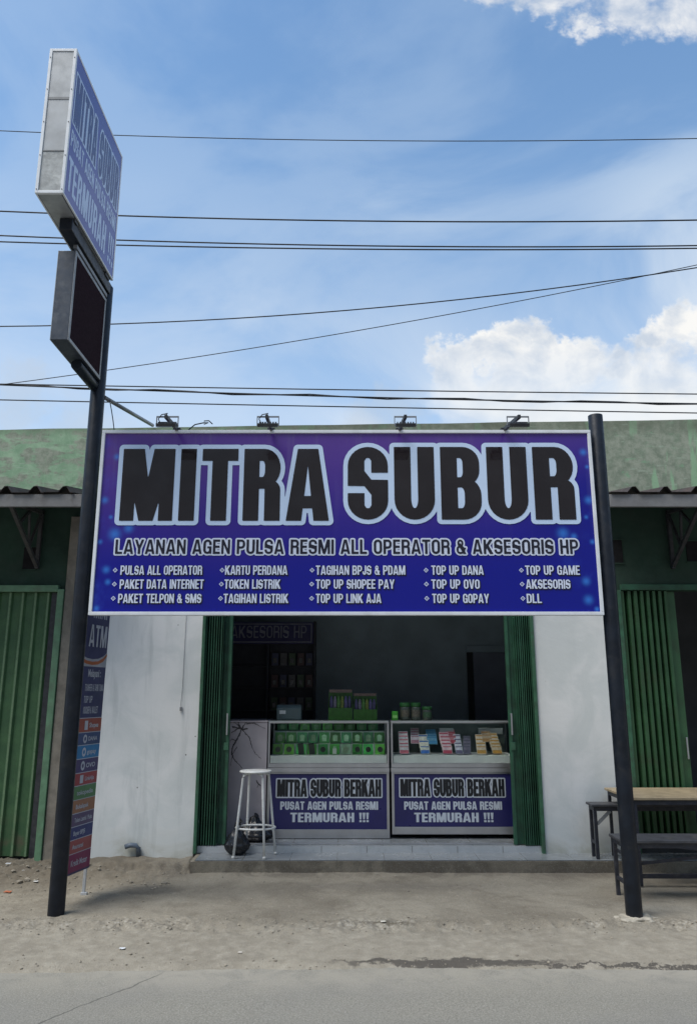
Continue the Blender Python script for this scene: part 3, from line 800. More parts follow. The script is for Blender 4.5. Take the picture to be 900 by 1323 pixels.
n2 = t.noise(g, 6, 5, .6); n3 = t.noise(g, 35, 4, .7)
c = t.mix(t.ss(n2, .3, .7), (.035, .098, .040, 1), (.055, .135, .052, 1))
c = t.mix(t.math('MULTIPLY', t.ss(n3, .5, .7), .3), c, (.03, .05, .028, 1))
rd = t.math('MULTIPLY', t.math('MULTIPLY', t.ss(fr_, .70, .76), t.ss(fr_, .92, .86)), t.ss(n3, .3, .55, .45, .95))
c = t.mix(rd, c, (.15, .24, .13, 1))
c = t.mix(t.math('MULTIPLY', t.ss(z_, .55, .12), t.ss(n2, .4, .65)), c, (.10, .085, .055, 1))
t.l.new(c, b.inputs['Base Color']); b.inputs['Roughness'].default_value = .55
add_bump(t, b, t.math('ADD', n2, t.math('MULTIPLY', n3, .3)), .25)
worn_shutter = m
sh = corrugated(-5.94, -2.94, .10, 2.53, 7.61, PIT, .026, worn_shutter, 'roller_shutter', shop)
sh['label'] = 'closed corrugated green shutter under the left awning'
MB().box(-2.868, -2.806, 7.55, 7.64, .06, 2.56).box(-6, -2.867, 7.553, 7.64, 2.535, 2.60).build('shutter_frame', frame_green, sh, .004)
MB().box(-2.938, -2.870, 7.60, 7.63, .08, 2.53).build('shutter_slot', dark_metal, sh)
MB().box(-9, -2.62, 7.66, 7.76, .0, 2.55).build('infill_wall', interior_dark, shop)
# neighbour's folding gate on the right, half open, dark room behind
gt = MB(); pts = []
xk = 2.706; n = 0
while xk < 3.16:
    pts += [(xk, 7.62), (xk + .028, 7.625), (xk + .036, 7.70), (xk + .058, 7.70)]
    xk += .066 - .0016 * n; n += 1
for (xa, ya), (xb, yb) in zip(pts, pts[1:]): gt.quad((xa, ya, .17), (xb, yb, .17), (xb, yb, 2.55), (xa, ya, 2.55))
ng = gt.build('folding_gate', shut_green, shop); so = ng.modifiers.new('sheet', 'SOLIDIFY'); so.thickness = .003
ng['label'] = 'half open green gate under the right awning'
MB().box(3.165, 3.252, 7.66, 7.68, .17, 2.55).build('gate_leaf', shut_green, ng, .003)
MB().bar((3.225, 7.635, .95), (3.225, 7.635, 1.15), .014).bar((3.225, 7.635, .96), (3.225, 7.66, .96), .01).bar((3.225, 7.635, 1.14), (3.225, 7.66, 1.14), .01).build('gate_handle', alu, ng, .002)
MB().box(2.70, 9, 7.60, 7.64, 2.557, 2.615).build('gate_rail', gate_green, ng, .004)
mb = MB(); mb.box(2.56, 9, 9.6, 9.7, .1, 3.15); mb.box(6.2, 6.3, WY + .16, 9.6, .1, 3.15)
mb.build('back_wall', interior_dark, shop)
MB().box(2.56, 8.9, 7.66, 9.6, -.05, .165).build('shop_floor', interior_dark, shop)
# dark vent openings in the green wall
for x, z, w_, h_ in ((-3.20, 2.88, .125, .235), (2.70, 2.95, .11, .245), (3.46, 2.95, .12, .22)):
    v_ = MB().box(x - w_ / 2, x + w_ / 2, WY - .006, WY + .002, z - h_ / 2, z + h_ / 2).build('wall_vent', mat('vent_dark', (.006, .006, .008), .9), shop)
    for zz in (-.5, .5): MB().box(x - w_ / 2 - .012, x + w_ / 2 + .012, WY - .012, WY - .0005, z + zz * h_ - .006, z + zz * h_ + .006).build('vent_sill', dark_green_wall, v_)
# awnings: corrugated roof, grey fascia, triangular truss brackets
def awning(x0, x1, first_ridge, pitch, brackets, lab):
    yf, zf, yb, zb = 6.74, 3.335, 7.615, 3.50
    gt = MB(); pts = []; x = first_ridge - pitch * (math.ceil((first_ridge - x0) / pitch) + 1)
    while x < x1 + pitch:
        for f, d_ in ((0, 0), (.50, 0), (.66, .052), (.78, .056), (.92, 0)):
            xx = x + f * pitch
            if x0 <= xx <= x1: pts.append((xx, d_))
        x += pitch
    for (xa, da), (xb, db) in zip(pts, pts[1:]):
        gt.quad((xa, yf, zf + da), (xb, yf, zf + db), (xb, yb, zb + db), (xa, yb, zb + da))
    o = gt.build('awning', roof_m, shop); so = o.modifiers.new('sheet', 'SOLIDIFY'); so.thickness = .004
    o['label'] = lab
    MB().box(x0, x1, yf + .025, yf + .055, 3.205, 3.322).build('fascia_board', fascia_m, o, .004)
    MB().box(x0, x1, yf + .06, yf + .11, 3.27, 3.322).box(x0, x1, 7.15, 7.19, 3.345, 3.395).build('purlin', dark_metal, o)
    for bx in brackets:
        k = MB(); zt = 3.29
        k.bar((bx, 7.595, 2.77), (bx, 7.595, zt + .08), .035, .04)
        k.bar((bx, 6.84, zt - .02), (bx, 7.6, zt + .06), .035, .04)
        k.bar((bx, 7.58, 2.80), (bx, 6.86, zt - .03), .035, .035)
        k.bar((bx, 7.36, 2.945), (bx, 7.57, zt + .02), .022); k.bar((bx, 7.36, 2.945), (bx, 7.30, zt), .022); k.bar((bx, 7.10, 3.13), (bx, 7.30, zt), .022)
        k.build('bracket', dark_metal if bx > 0 else mat('bracket_grey', (.055, .055, .055), .6, 0, .2, 10), o, .002)
    return o
awning(-8.9, -2.395, -2.50, .268, (-3.11, -4.6, -6.1), 'left awning with corrugated roof edge')
awning(2.372, 8.9, 2.38, .29, (3.24, 4.7, 6.2), 'right awning with corrugated roof edge')

# little tap pipe and wall hook on the left white wall
MB().tube([(-1.93, 7.60, .10), (-1.93, 7.59, .17), (-1.95, 7.585, .195), (-2.0, 7.58, .20), (-2.05, 7.575, .185)], .022, 10).build('drain_pipe', mat('grey_pvc', (.10, .13, .17), .5, 0, .2, 9), shop)
MB().tube([(-1.60, WY - .004, 2.5), (-1.602, WY - .006, 1.62), (-1.61, WY - .010, 1.46), (-1.60, WY - .012, 1.40)], .002, 6).box(-1.615, -1.595, WY - .022, WY - .001, 1.395, 1.43).build('wall_wire', pipe_grey, shop)

# ------------------------------------------------------------------ main signboard
SY = 5.93
sign = thing('signboard', (0, SY, 2.14), 'wide violet and blue shop signboard with huge black letters, mounted between two black posts', 'signboard')
sx0, sx1, sz0, sz1 = -1.997, 1.962, 2.141, 3.640
MB().box(sx0 + .02, sx1 - .02, SY + .002, SY + .02, sz0 + .02, sz1 - .02).build('sign_face', bill_m, sign)
fr = .026
mb = MB()
mb.box(sx0, sx1, SY - .014, SY + .045, sz0, sz0 + fr); mb.box(sx0, sx1, SY - .014, SY + .045, sz1 - fr, sz1)
mb.box(sx0, sx0 + fr, SY - .0135, SY + .0445, sz0 + fr, sz1 - fr); mb.box(sx1 - fr, sx1, SY - .0135, SY + .0445, sz0 + fr, sz1 - fr)
mb.build('sign_frame', white_frame, sign, .003)
mb = MB()
for x in (-1.3, -.65, 0, .65, 1.3): mb.box(x - .02, x + .02, SY + .022, SY + .06, sz0 + .03, sz1 - .03)
for z in (2.5, 3.2): mb.box(sx0 + .03, sx1 - .03, SY + .062, SY + .10, z - .02, z + .02)
mb.build('back_frame', dark_metal, sign)
PR = .0585
MB().tube([(2.005 + .03, 5.99, -.12), (2.005 + .03, 5.99, 3.79)], PR, 24).build('post', black_paint, sign, .003)
def on_sign(d): return lambda x, y: (x, SY - d, y)
def sign_line(text, px0, px1, pt, pb, **kw):
    xa, zt = at(px0, pt, SY); xb, zb = at(px1, pb, SY)
    xa = at(px0, (pt + pb) / 2, SY)[0]; xb = at(px1, (pt + pb) / 2, SY)[0]
    return shift(text_loops(text, xb - xa, zt - zb, **kw), xa, zb)
# headline: black letters on one merged pale outline; each word its own part
for word, q0, q1, qt, qb in (('MITRA', 157, 425, 580, 673), ('SUBUR', 449, 741, 577.5, 671.5)):
    kw = dict(W=.53, t=.225, h=.17, gap=.085) if word == 'MITRA' else dict(W=.55, t=.228, h=.155, gap=.085)
    ol = flat_print('headline_outline', sign_line(word, q0, q1, qt, qb, off=.036, res=110, **kw), pale_outline, sign, on_sign(.002))
    flat_print('headline_letters', sign_line(word, q0, q1, qt, qb, off=0, res=150, **kw), black_letter, ol, on_sign(.004))
kw = dict(W=.52, t=.13, h=.125, gap=.125)
ln = 'LAYANAN AGEN PULSA RESMI ALL OPERATOR & AKSESORIS HP'
ol = flat_print('tagline_outline', sign_line(ln, 149.5, 746, 697.5, 715.5, off=.0145, res=36, **kw), white_letter, sign, on_sign(.002))
flat_print('tagline_letters', sign_line(ln, 149.5, 746, 697.5, 715.5, off=.002, res=48, **kw), dark_letter, ol, on_sign(.004))
rows = [(156, 261, 'PULSA ALL OPERATOR', 149, 0), (155, 263, 'PAKET DATA INTERNET', 148, 1), (153, 260, 'PAKET TELPON & SMS', 146.5, 2),
        (291, 371, 'KARTU PERDANA', 287, 0), (290, 362, 'TOKEN LISTRIK', 286, 1), (289, 372, 'TAGIHAN LISTRIK', 285, 2),
        (408, 523, 'TAGIHAN BPJS & PDAM', 403, 0), (408, 509, 'TOP UP SHOPEE PAY', 402.5, 1), (408, 492, 'TOP UP LINK AJA', 402.5, 2),
        (557, 624, 'TOP UP DANA', 550, 0), (557, 619, 'TOP UP OVO', 550.5, 1), (558, 631, 'TOP UP GOPAY', 551, 2),
        (678, 748, 'TOP UP GAME', 673, 0), (679, 736, 'AKSESORIS', 674, 1), (680, 699, 'DLL', 675, 2)]
for a, b_, s_, bx, r_ in rows:
    pt = (731, 749, 767.5)[r_]; pb = pt + 11.6
    lp = sign_line(s_, a, b_, pt, pb, W=.42, t=.115, h=.115, gap=.085, off=.0012, res=40)
    hl = [[(x + .004, y - .004) for x, y in l] for l in sign_line(s_, a, b_, pt, pb, W=.42, t=.115, h=.115, gap=.085, off=.005, res=28)]
    cx, cz = at(bx, pt + 5.8, SY); e = .019; k = .008
    dia = lambda q: [(cx - q, cz), (cx, cz - q), (cx + q, cz), (cx, cz + q)]
    sl = flat_print('service_line', lp + [dia(e), dia(.0115), dia(.0045)], white_letter, sign, on_sign(.0045))
    flat_print('letter_shadow', hl, dark_letter, sl, on_sign(.002))

# ------------------------------------------------------------------ pole sign on the left: post, light box, LED panel
LX, LY = -2.108, 6.06
pole = thing('pole_sign', (LX, LY, 0), 'tall black pole carrying a violet light box and a dark LED panel', 'sign')
MB().tube([(LX, LY, -.12), (LX, LY, 5.0)], .0595, 24).build('pole', black_paint, pole, .003)
bx0, bx1, by0, by1, bz0, bz1 = -2.236, -2.033, 4.806, 6.0, 5.03, 6.265
mb = MB(); mb.box(bx0 + .006, bx1 - .006, by0 + .006, by1 - .006, bz0 + .004, bz1 - .004)
box_ = mb.build('light_box', galv_dark, pole)
ew = .022
def skirt(mb, y0, y1):
    pass
mb = MB()
for (xa, xb) in ((bx0, bx0 + ew), (bx1 - ew, bx1)):
    mb.box(xa, xb, by0 - .003, by0 + .02, bz0, bz1)
    mb.box(xa, xb, by1 - .02, by1 + .003, bz0, bz1)
for (za, zb) in ((bz0, bz0 + ew), (bz1 - ew, bz1)):
    mb.box(bx0 + ew, bx1 - ew, by0 - .0025, by0 + .0195, za, zb)
    for (xa, xb) in ((bx0, bx0 + .012), (bx1 - .012, bx1)):
        mb.box(xa, xb, by0 + .02, by1 - .02, za + .0005, zb - .008 if za == bz0 else zb - .0005)
mb.build('box_frame', white_frame, box_, .002)
zc = [bz0 + ew, bz0 + .36, bz0 + .80, bz1 - ew]
galv_worn = mat('peeling_sheet', (.34, .36, .36), .6, .1, .2, 16, .15, 40, dirt=(.62, .65, .64), dscale=7, damt=.85)
galv_mid = mat('dull_sheet', (.30, .32, .335), .5, .25, .10, 5, dirt=(.38, .40, .40), dscale=6, damt=.5)
for k in range(3):
    MB().box(bx0 + ew + .001, bx1 - ew - .001, by0 + .0048 - .0012 * k, by0 + .011, zc[k] - (.012 if k else 0), zc[k + 1]).build('end_sheet', (galv_worn, galv_mid, galv_mid)[k], box_, .001)
    if k < 2: MB().box(bx0 + ew + .002, bx1 - ew - .002, by0 + .0008, by0 + .0055, zc[k + 1] - .011, zc[k + 1] - (.004 if k == 0 else -.010)).build('sheet_seam', galv_dark, box_)
for z in np.linspace(bz0 + .03, bz1 - .08, 5):
    for x in (bx0 + .011, bx1 - .011): MB().tube([(x, by0 - .0025, z), (x, by0 - .006, z)], .004, 8).build('rivet', dark_metal, box_)
mb = MB(); mb.box(bx1 - .008, bx1 - .003, by0 + .016, by1 - .016, bz0 + .014, bz1 - .014); mb.box(bx0 + .003, bx0 + .008, by0 + .016, by1 - .016, bz0 + .014, bz1 - .014)
mb.build('box_face', box_print, box_)
MB().box(bx0 + .02, bx1 - .02, by0 + .02, by1 - .02, bz0 - .002, bz0 + .003).build('bottom_sheet', galv, box_)
bh = bz1 - bz0; bl = by1 - by0
def on_box(d): return lambda x, y: (bx1 - .003 + d, by0 + x, bz0 + y)
a0 = .05
kw = dict(W=.52, t=.22, h=.16, gap=.09, res=64)
lo = flat_print('box_headline_outline', shift(text_loops('MITRA SUBUR', bl - .12, bh * .34, off=.020, **kw), a0 + .01, bh * .52), box_text, box_, on_box(.001))
flat_print('box_headline', shift(text_loops('MITRA SUBUR', bl - .12, bh * .34, off=.000, **kw), a0 + .01, bh * .52), box_dark, lo, on_box(.002))
flat_print('box_line', shift(text_loops('PUSAT AGEN PULSA RESMI', bl - .1, bh * .115, W=.48, t=.18, h=.16, gap=.08, res=36), a0, bh * .355), box_text, box_, on_box(.001))
flat_print('box_line', shift(text_loops('TERMURAH !!!', bl - .1, bh * .22, W=.50, t=.19, h=.15, gap=.09, res=48), a0, bh * .07), box_text, box_, on_box(.001))
# carrying beams under the box
MB().bar((LX, 6.10, 4.965), (LX, 5.08, 4.965), .10, .10).build('beam', black_paint, pole, .008)
for ya, yb in ((5.1, 5.16), (5.85, 5.95)): MB().box(LX - .055, LX + .06, ya, yb, 5.0, 5.0295).build('beam_saddle', dark_metal, pole)
MB().bar((LX + .02, 5.25, 4.885), (LX + .02, 6.0, 4.885), .03, .03).build('beam_strip', pipe_grey, pole)
lx0, lx1 = -2.205, -2.078
ly0, ly1, lz0, lz1 = 5.24, 5.99, 4.105, 4.845
led = MB().box(lx0, lx1, ly0, ly1, lz0, lz1).build('led_panel', led_case, pole, .006)
mb = MB(); e = .028
for xs_ in (lx1 - .002, lx0 - .006):
    mb.box(xs_, xs_ + .008, ly0, ly1, lz0, lz0 + e); mb.box(xs_, xs_ + .008, ly0, ly1, lz1 - e, lz1)
    mb.box(xs_, xs_ + .0075, ly0, ly0 + e, lz0 + e, lz1 - e); mb.box(xs_, xs_ + .0075, ly1 - e, ly1, lz0 + e, lz1 - e)
mb.build('panel_rim', pipe_grey, led, .002)
MB().box(lx1 + .0005, lx1 + .003, ly0 + e, ly1 - e, lz0 + e, lz1 - e).box(lx0 - .003, lx0 - .0005, ly0 + e, ly1 - e, lz0 + e, lz1 - e).build('led_screen', led_screen, led)
MB().tube([(LX - .02, 6.05, 4.06), (LX - .02, 5.58, 4.06)], .043, 16).build('panel_arm', black_paint, pole, .003)
xe, ze = at(197, 553, 7.60); xs_, zs_ = at(139, 512, 6.06)
MB().tube([(LX + .05, 6.08, zs_), (xe, 7.60, ze + .03)], .018, 12).build('stay_pipe', pipe_grey, pole)
pts = [(at(142, 517, 6.0)[0], 5.99, at(142, 517, 6.0)[1])]
for k, (px, py) in enumerate(((144, 530), (146, 543), (147.5, 556))): q = at(px, py, 5.99); pts.append((q[0], 5.99, q[1]))
MB().tube(pts, .004, 6).build('hanging_cable', wire_m, pole)

# ------------------------------------------------------------------ floodlights on the sign's top edge
fl_src = None
fl_parts = []
lights = [(216, 'leftmost of the four small black floodlights, above the letter I'), (346, 'second black floodlight from the left, above the letters RA'),
          (523.5, 'third black floodlight from the left, above the first U'), (669, 'rightmost of the four small black floodlights, above the second U')]
for k, (px, lab) in enumerate(lights):
    FYl = 5.55
    xl, zl = at(px, 549, FYl)
    lean = (.035, .03, .0, -.03)[k]
    t_ = thing('floodlight', (xl, SY, sz1), lab, 'floodlight', 'floodlights along the top of the signboard')
    base = (xl - .02 + lean * .2, SY + .02, sz1 + .012)
    tip = (xl - lean * .3, FYl - .02, zl + .062)
    MB().bar(base, tip, .022, .03).box(base[0] - .03, base[0] + .03, SY - .012, SY + .05, sz1 + .0005, sz1 + .02).build('arm', dark_metal, t_, .002)
    # flat head seen nearly edge-on: tilted face down towards the sign
    rot = Matrix.Rotation(R(20), 3, 'X')
    hd = MB().box(xl - .075, xl + .075, FYl - .055, FYl + .055, zl - .014, zl + .014, rot)
    for q in np.linspace(-.06, .06, 7): hd.box(xl + q - .002, xl + q + .002, FYl - .045, FYl + .045, zl + .012, zl + .026, rot)
    hd = hd.build('lamp_head', dark_metal, t_, .003)
    MB().box(xl - .066, xl + .066, FYl - .045, FYl + .05, zl - .0175, zl - .0155, rot).build('lamp_glass', mat('lamp_glass', (.30, .32, .33), .15), hd)
    zt = zl + .066
    MB().bar((xl - .082, FYl, zl - .004), (xl - .082, FYl, zt), .006, .012).bar((xl + .082, FYl, zl - .004), (xl + .082, FYl, zt), .006, .012).bar((xl - .085, FYl, zt), (xl + .085, FYl, zt), .006, .012).build('yoke', pipe_grey, t_)
    if k < 2:
        MB().tube([(xl - .05, FYl - .01, zl + .01), (xl - .068, FYl - .01, zl + .045), (xl - .045, FYl - .01, zl + .08), (xl + .0, FYl - .01, zl + .09), (tip[0], tip[1], tip[2] + .01)], .004, 6).build('lamp_cable', wire_m, t_)
q = [at(244, 556, 5.99), at(252, 549, 5.98), at(262, 546.5, 5.97), at(269, 546.5, 5.97), at(264, 549, 5.97), at(264, 544, 5.96), at(270, 544, 5.96), at(275, 549, 5.97)]
tag(MB().tube([(x, 5.975 - .004 * k, z) for k, (x, z) in enumerate(q)], .005, 6).build('loose_cable', wire_m), 'short curl of loose black cable sticking up behind the sign edge between two floodlights', 'cable')

# ------------------------------------------------------------------ overhead wires
def wire(pts, r, lab, Y=9.2, twist=False):
    P3 = []
    (xa, ya), (xm, ym), (xb, yb) = pts
    A = np.polyfit([xa, xm, xb], [ya, ym, yb], 2)
    x0, _ = at(xa, ya, Y)
    for px in np.linspace(-700, 1600, 47):
        py = np.polyval(A, min(max(px, -120), 1020)) + ((px - min(max(px, -120), 1020)) * np.polyval(np.polyder(A), min(max(px, -120), 1020)))
        x, z = at(px, py, Y); P3.append((x, Y, z))
    o = MB().tube(P3, r, 6)
    if twist:
        P4 = [(x, Y + .014 * math.sin(k * 1.7), z + .02 * math.cos(k * 1.7)) for k, (x, _, z) in enumerate(P3)]
        o.tube(P4, r * .8, 6)
    tag(o.build('overhead_wire', wire_m), lab, 'wire', 'overhead wires across the street front')
wire([(0, 168.5), (450, 181), (900, 178.5)], .006, 'highest thin black wire crossing the sky at the light box')
wire([(0, 272.5), (450, 285), (900, 284)], .010, 'black wire crossing the sky just above the close pair', 9.25)
wire([(0, 304), (450, 317), (900, 317)], .0095, 'upper wire of the close pair of black wires', 9.3)
wire([(0, 312), (450, 321.5), (900, 320.5)], .0095, 'lower wire of the close pair of black wires', 9.35)
wire([(0, 421.5), (360, 407.5), (900, 345.5)], .008, 'black wire rising to the right, upper of the two slanting wires', 9.4)
wire([(0, 497), (450, 429), (900, 342)], .0055, 'thinnest slanting wire rising from lower left to the right', 9.45)
wire([(0, 496), (450, 503.5), (900, 509)], .008, 'upper of the three wires running low over the parapet', 9.5)
wire([(0, 497), (450, 512.5), (900, 521.5)], .010, 'thick twisted cable running low over the parapet, middle of three', 9.55, True)
wire([(0, 516.5), (450, 525.5), (900, 533.5)], .008, 'lowest black wire running just over the parapet', 9.6)

# ------------------------------------------------------------------ standing banner behind the left pole
FARP = Vector((-2.062, 6.64)); bdir = Vector((-.2, -.98)).normalized(); BWID = .46
bn = thing('standing_banner', (-2.11, 6.42, 0), 'tall narrow ATM banner with coloured payment rows standing behind the black pole', 'banner')
nrm = Vector((bdir.y * -1, bdir.x)); nrm = nrm if nrm.x > 0 else -nrm
def bpt(s_, z, d=0.0):                       # s_: 0 far (right in view) .. 1 near
    p = FARP + bdir * BWID * s_ + nrm * d
    return (p.x + .012 * (z - 1.2), p.y, z)
def bslab(mb, s0, s1, z0, z1, d0, d1):
    v_ = [mb.bm.verts.new(bpt(s_, z, d)) for d in (d0, d1) for s_, z in ((s0, z0), (s1, z0), (s1, z1), (s0, z1))]
    for f in ((3, 2, 1, 0), (4, 5, 6, 7), (0, 1, 5, 4), (1, 2, 6, 5), (2, 3, 7, 6), (3, 0, 4, 7)): mb.bm.faces.new([v_[i] for i in f])
    return mb
bslab(MB(), 0, 1, .20, 2.42, -.006, 0).build('banner_sheet', mat('banner_navy', (.045, .05, .13), .5, 0, .1, 4), bn)
mb = MB()
for s_ in (.04, .96):
    a = Vector(bpt(s_, 0, -.02)); b_ = Vector(bpt(s_, 2.42, -.02)); mb.bar(a, b_, .022)
    mb.bar(a + Vector((-.02, 0, .012)), a + Vector((.03, 0, .012)), .03, .02)
mb.build('banner_stand', galv, bn, .002)
def on_ban(d): return lambda x, y: bpt(1 - x / BWID, y, d)
rows_b = [((.32, .085, .06), 1.335), ((.05, .075, .17), 1.203), ((.04, .20, .42), 1.073), ((.075, .06, .15), .940), ((.33, .07, .07), .808), ((.09, .20, .09), .675),
          ((.34, .17, .10), .545), ((.10, .08, .16), .432), ((.055, .06, .17), .320), ((.33, .08, .09), .205)]
# heights of the row bands, measured on the far edge of the sheet
edges = [at(x, y, 6.62)[1] for x, y in ((128, 929), (126.5, 946), (125, 961), (123.5, 978), (121.5, 995), (120, 1012), (118, 1030), (116.5, 1046), (114.5, 1062), (113, 1079), (111, 1097))]
edges = [at(130, y, 6.60)[1] for y in (927.5, 945.5, 961.5, 978.5, 996, 1012, 1029.5, 1046.5, 1063, 1079.5, 1097)] + [.21]
colors = [(.30, .08, .06), (.05, .08, .19), (.04, .21, .45), (.075, .06, .16), (.33, .07, .08), (.10, .22, .10), (.34, .17, .10), (.12, .09, .17), (.05, .06, .18), (.33, .09, .09), (.22, .035, .10)]
names_b = ['Shopee', 'DANA', 'gopay', 'OVO', 'LinkAja', 'tokopedia', 'Bukalapak', 'Token Listrik / Pulsa', 'Bayar BPJS', 'Asuransi', 'Kredit Motor']
btxt = mat('banner_text', (.45, .48, .55), .5)
for k, c_ in enumerate(colors):
    zt, zb = edges[k], edges[k + 1]
    o = bslab(MB(), .0, 1.0, zb + .006, zt, .0, .002).build('banner_row', mat('banner_row_%d' % k, c_, .5, 0, .08, 5), bn)
    bslab(MB(), .0, 1.0, zt + .0005, zt + .0055, .0, .0025).build('row_line', btxt, o)
    hh = zt - zb
    font_print('row_text', names_b[k], btxt, o, on_ban(.0035), .27 if k < 5 else .17, zb + hh * .36, hh * .46, 1, .001, fit=.14 if k < 5 else (.24, .19, .26, .17, .16, .24)[k - 5])
    if k < 5:
        pts = [(.222 + .030 * math.cos(a), zb + hh * .52 + hh * .34 * math.sin(a)) for a in np.linspace(0, 2 * math.pi, 20)[:-1]]
        inn = [(.222 + .014 * math.cos(a), zb + hh * .52 + hh * .16 * math.sin(a)) for a in np.linspace(0, 2 * math.pi, 20)[:-1]]
        sq = [rect(.196, zb + hh * .2, .246, zb + hh * .84)]
        flat_print('row_emblem', [pts, inn] if k in (1, 2, 3) else sq, btxt, o, on_ban(.0035))
zA = at(135, 826, 6.6)[1]; zB = at(133, 846, 6.6)[1]
flat_print('banner_title', shift(text_loops('ATM', .28, .18, W=.48, t=.15, h=.14, gap=.08, res=50),   .15, 1.93), btxt, bn, on_ban(.003))
flat_print('banner_title', shift(text_loops('MINI', .22, .09, W=.46, t=.13, h=.13, gap=.09, res=40),   .19, 2.165), btxt, bn, on_ban(.003))
def arc(r0, r1, cx, cz, a0, a1, ry):
    A = [(cx + r1 * math.cos(a), cz + ry * r1 * math.sin(a)) for a in np.linspace(a0, a1, 24)]
    return [A + [(cx + r0 * math.cos(a), cz + ry * (r0 - .0) * math.sin(a)) for a in np.linspace(a1, a0, 24)]]
pale = mat('banner_pale', (.36, .38, .44), .5)
SW = lambda l: [(x, z + .095) for x, z in l]
flat_print('banner_swoosh', [SW([(0, 1.80), (.06, 1.765), (.14, 1.742), (.23, 1.735), (.32, 1.742), (.40, 1.765), (.46, 1.80), (.46, 1.675), (0, 1.675)])], pale, bn, on_ban(.002))
flat_print('banner_swoosh', [SW([(0, 1.775), (.06, 1.745), (.14, 1.722), (.23, 1.715), (.32, 1.722), (.40, 1.75), (.46, 1.79), (.46, 1.765), (.40, 1.72), (.32, 1.695), (.23, 1.688), (.14, 1.695), (.06, 1.715), (0, 1.745)])],
           mat('banner_orange', (.38, .12, .05), .5), bn, on_ban(.003))
for s_, yz, hh in (('Melayani :', 1.69, .085),):
    font_print('banner_text', s_, btxt, bn, on_ban(.003), .18, yz, hh, 1, .002, fit=.20)
for s_, yz, w_ in (('TRANSFER & TARIK TUNAI', 1.575, .29), ('TOP UP', 1.482, .13), ('VOUCHER & WALLET', 1.398, .23)):
    flat_print('banner_text', shift(text_loops(s_, w_, .055, W=.42, t=.12, h=.13, gap=.09, res=30), .15, yz), btxt, bn, on_ban(.003))

# ------------------------------------------------------------------ shop counters
FY = 8.0; FZ = .18
ctr = thing('marble_counter', (-1.0, FY, FZ), 'pale counter block with black marble veins beside the left green gate', 'counter')
cbody = MB().box(-1.235, -.812, FY, FY + .55, FZ, 1.275).build('body', marble_m, ctr, .004)
def vein_loop(pix, w0, w1, sd):                # a thin tapering crack line through photo points, with ragged edges
    rnd = random.Random(sd); P_ = [Vector(at(px, py, FY)) for px, py in pix]; Q = []
    for a, b_ in zip(P_, P_[1:]):
        n = max(2, int((b_ - a).length / .012))
        for k in range(n): Q.append(a.lerp(b_, k / n) + Vector((rnd.uniform(-.004, .004), rnd.uniform(-.004, .004))))
    Q.append(P_[-1]); L = []; Rr = []
    for k, q in enumerate(Q):
        d = (Q[min(k + 1, len(Q) - 1)] - Q[max(k - 1, 0)]).normalized(); nn = Vector((-d.y, d.x)); f = k / (len(Q) - 1)
        ww = (w0 + (w1 - w0) * f) * rnd.uniform(.5, 1.3)
        L.append(tuple(q + nn * ww)); Rr.append(tuple(q - nn * ww))
    return L + Rr[::-1]
vm_ = mat('vein_black', (.05, .048, .055), .3)
for k, (pix, a, b_) in enumerate((([(312, 942), (308, 952), (301, 964), (299, 973), (302, 981), (313, 993)], .007, .002), ([(313, 943), (322, 953), (326, 966), (329, 973), (337, 981)], .005, .0015),
        ([(300, 939), (312, 942), (320, 942)], .007, .005), ([(311, 941), (308, 934), (310, 930.5)], .006, .004), ([(313, 941), (317, 934), (322, 932)], .005, .003),
        ([(318, 936), (328, 934), (335, 938), (343, 942)], .0045, .002), ([(309, 940), (303, 945), (299, 947)], .005, .002), ([(305, 957), (300, 955), (297, 958)], .004, .0015), ([(312, 941), (305, 935), (301, 932)], .0045, .002),
        ([(331, 1008), (334, 1013), (337, 1016)], .005, .004), ([(334, 1013), (332, 1018)], .003, .002), ([(306, 965), (300, 976), (298, 990)], .003, .0015))):
    flat_print('vein', [vein_loop(pix, a * 1.2, b_ * 1.2, k)], vm_, cbody, lambda x, y, k=k: (x, FY - .0015 - .0003 * k, y))
MB().box(-1.24, -.808, FY - .006, FY + .56, 1.276, 1.292).build('counter_top', marble_m, ctr, .003)
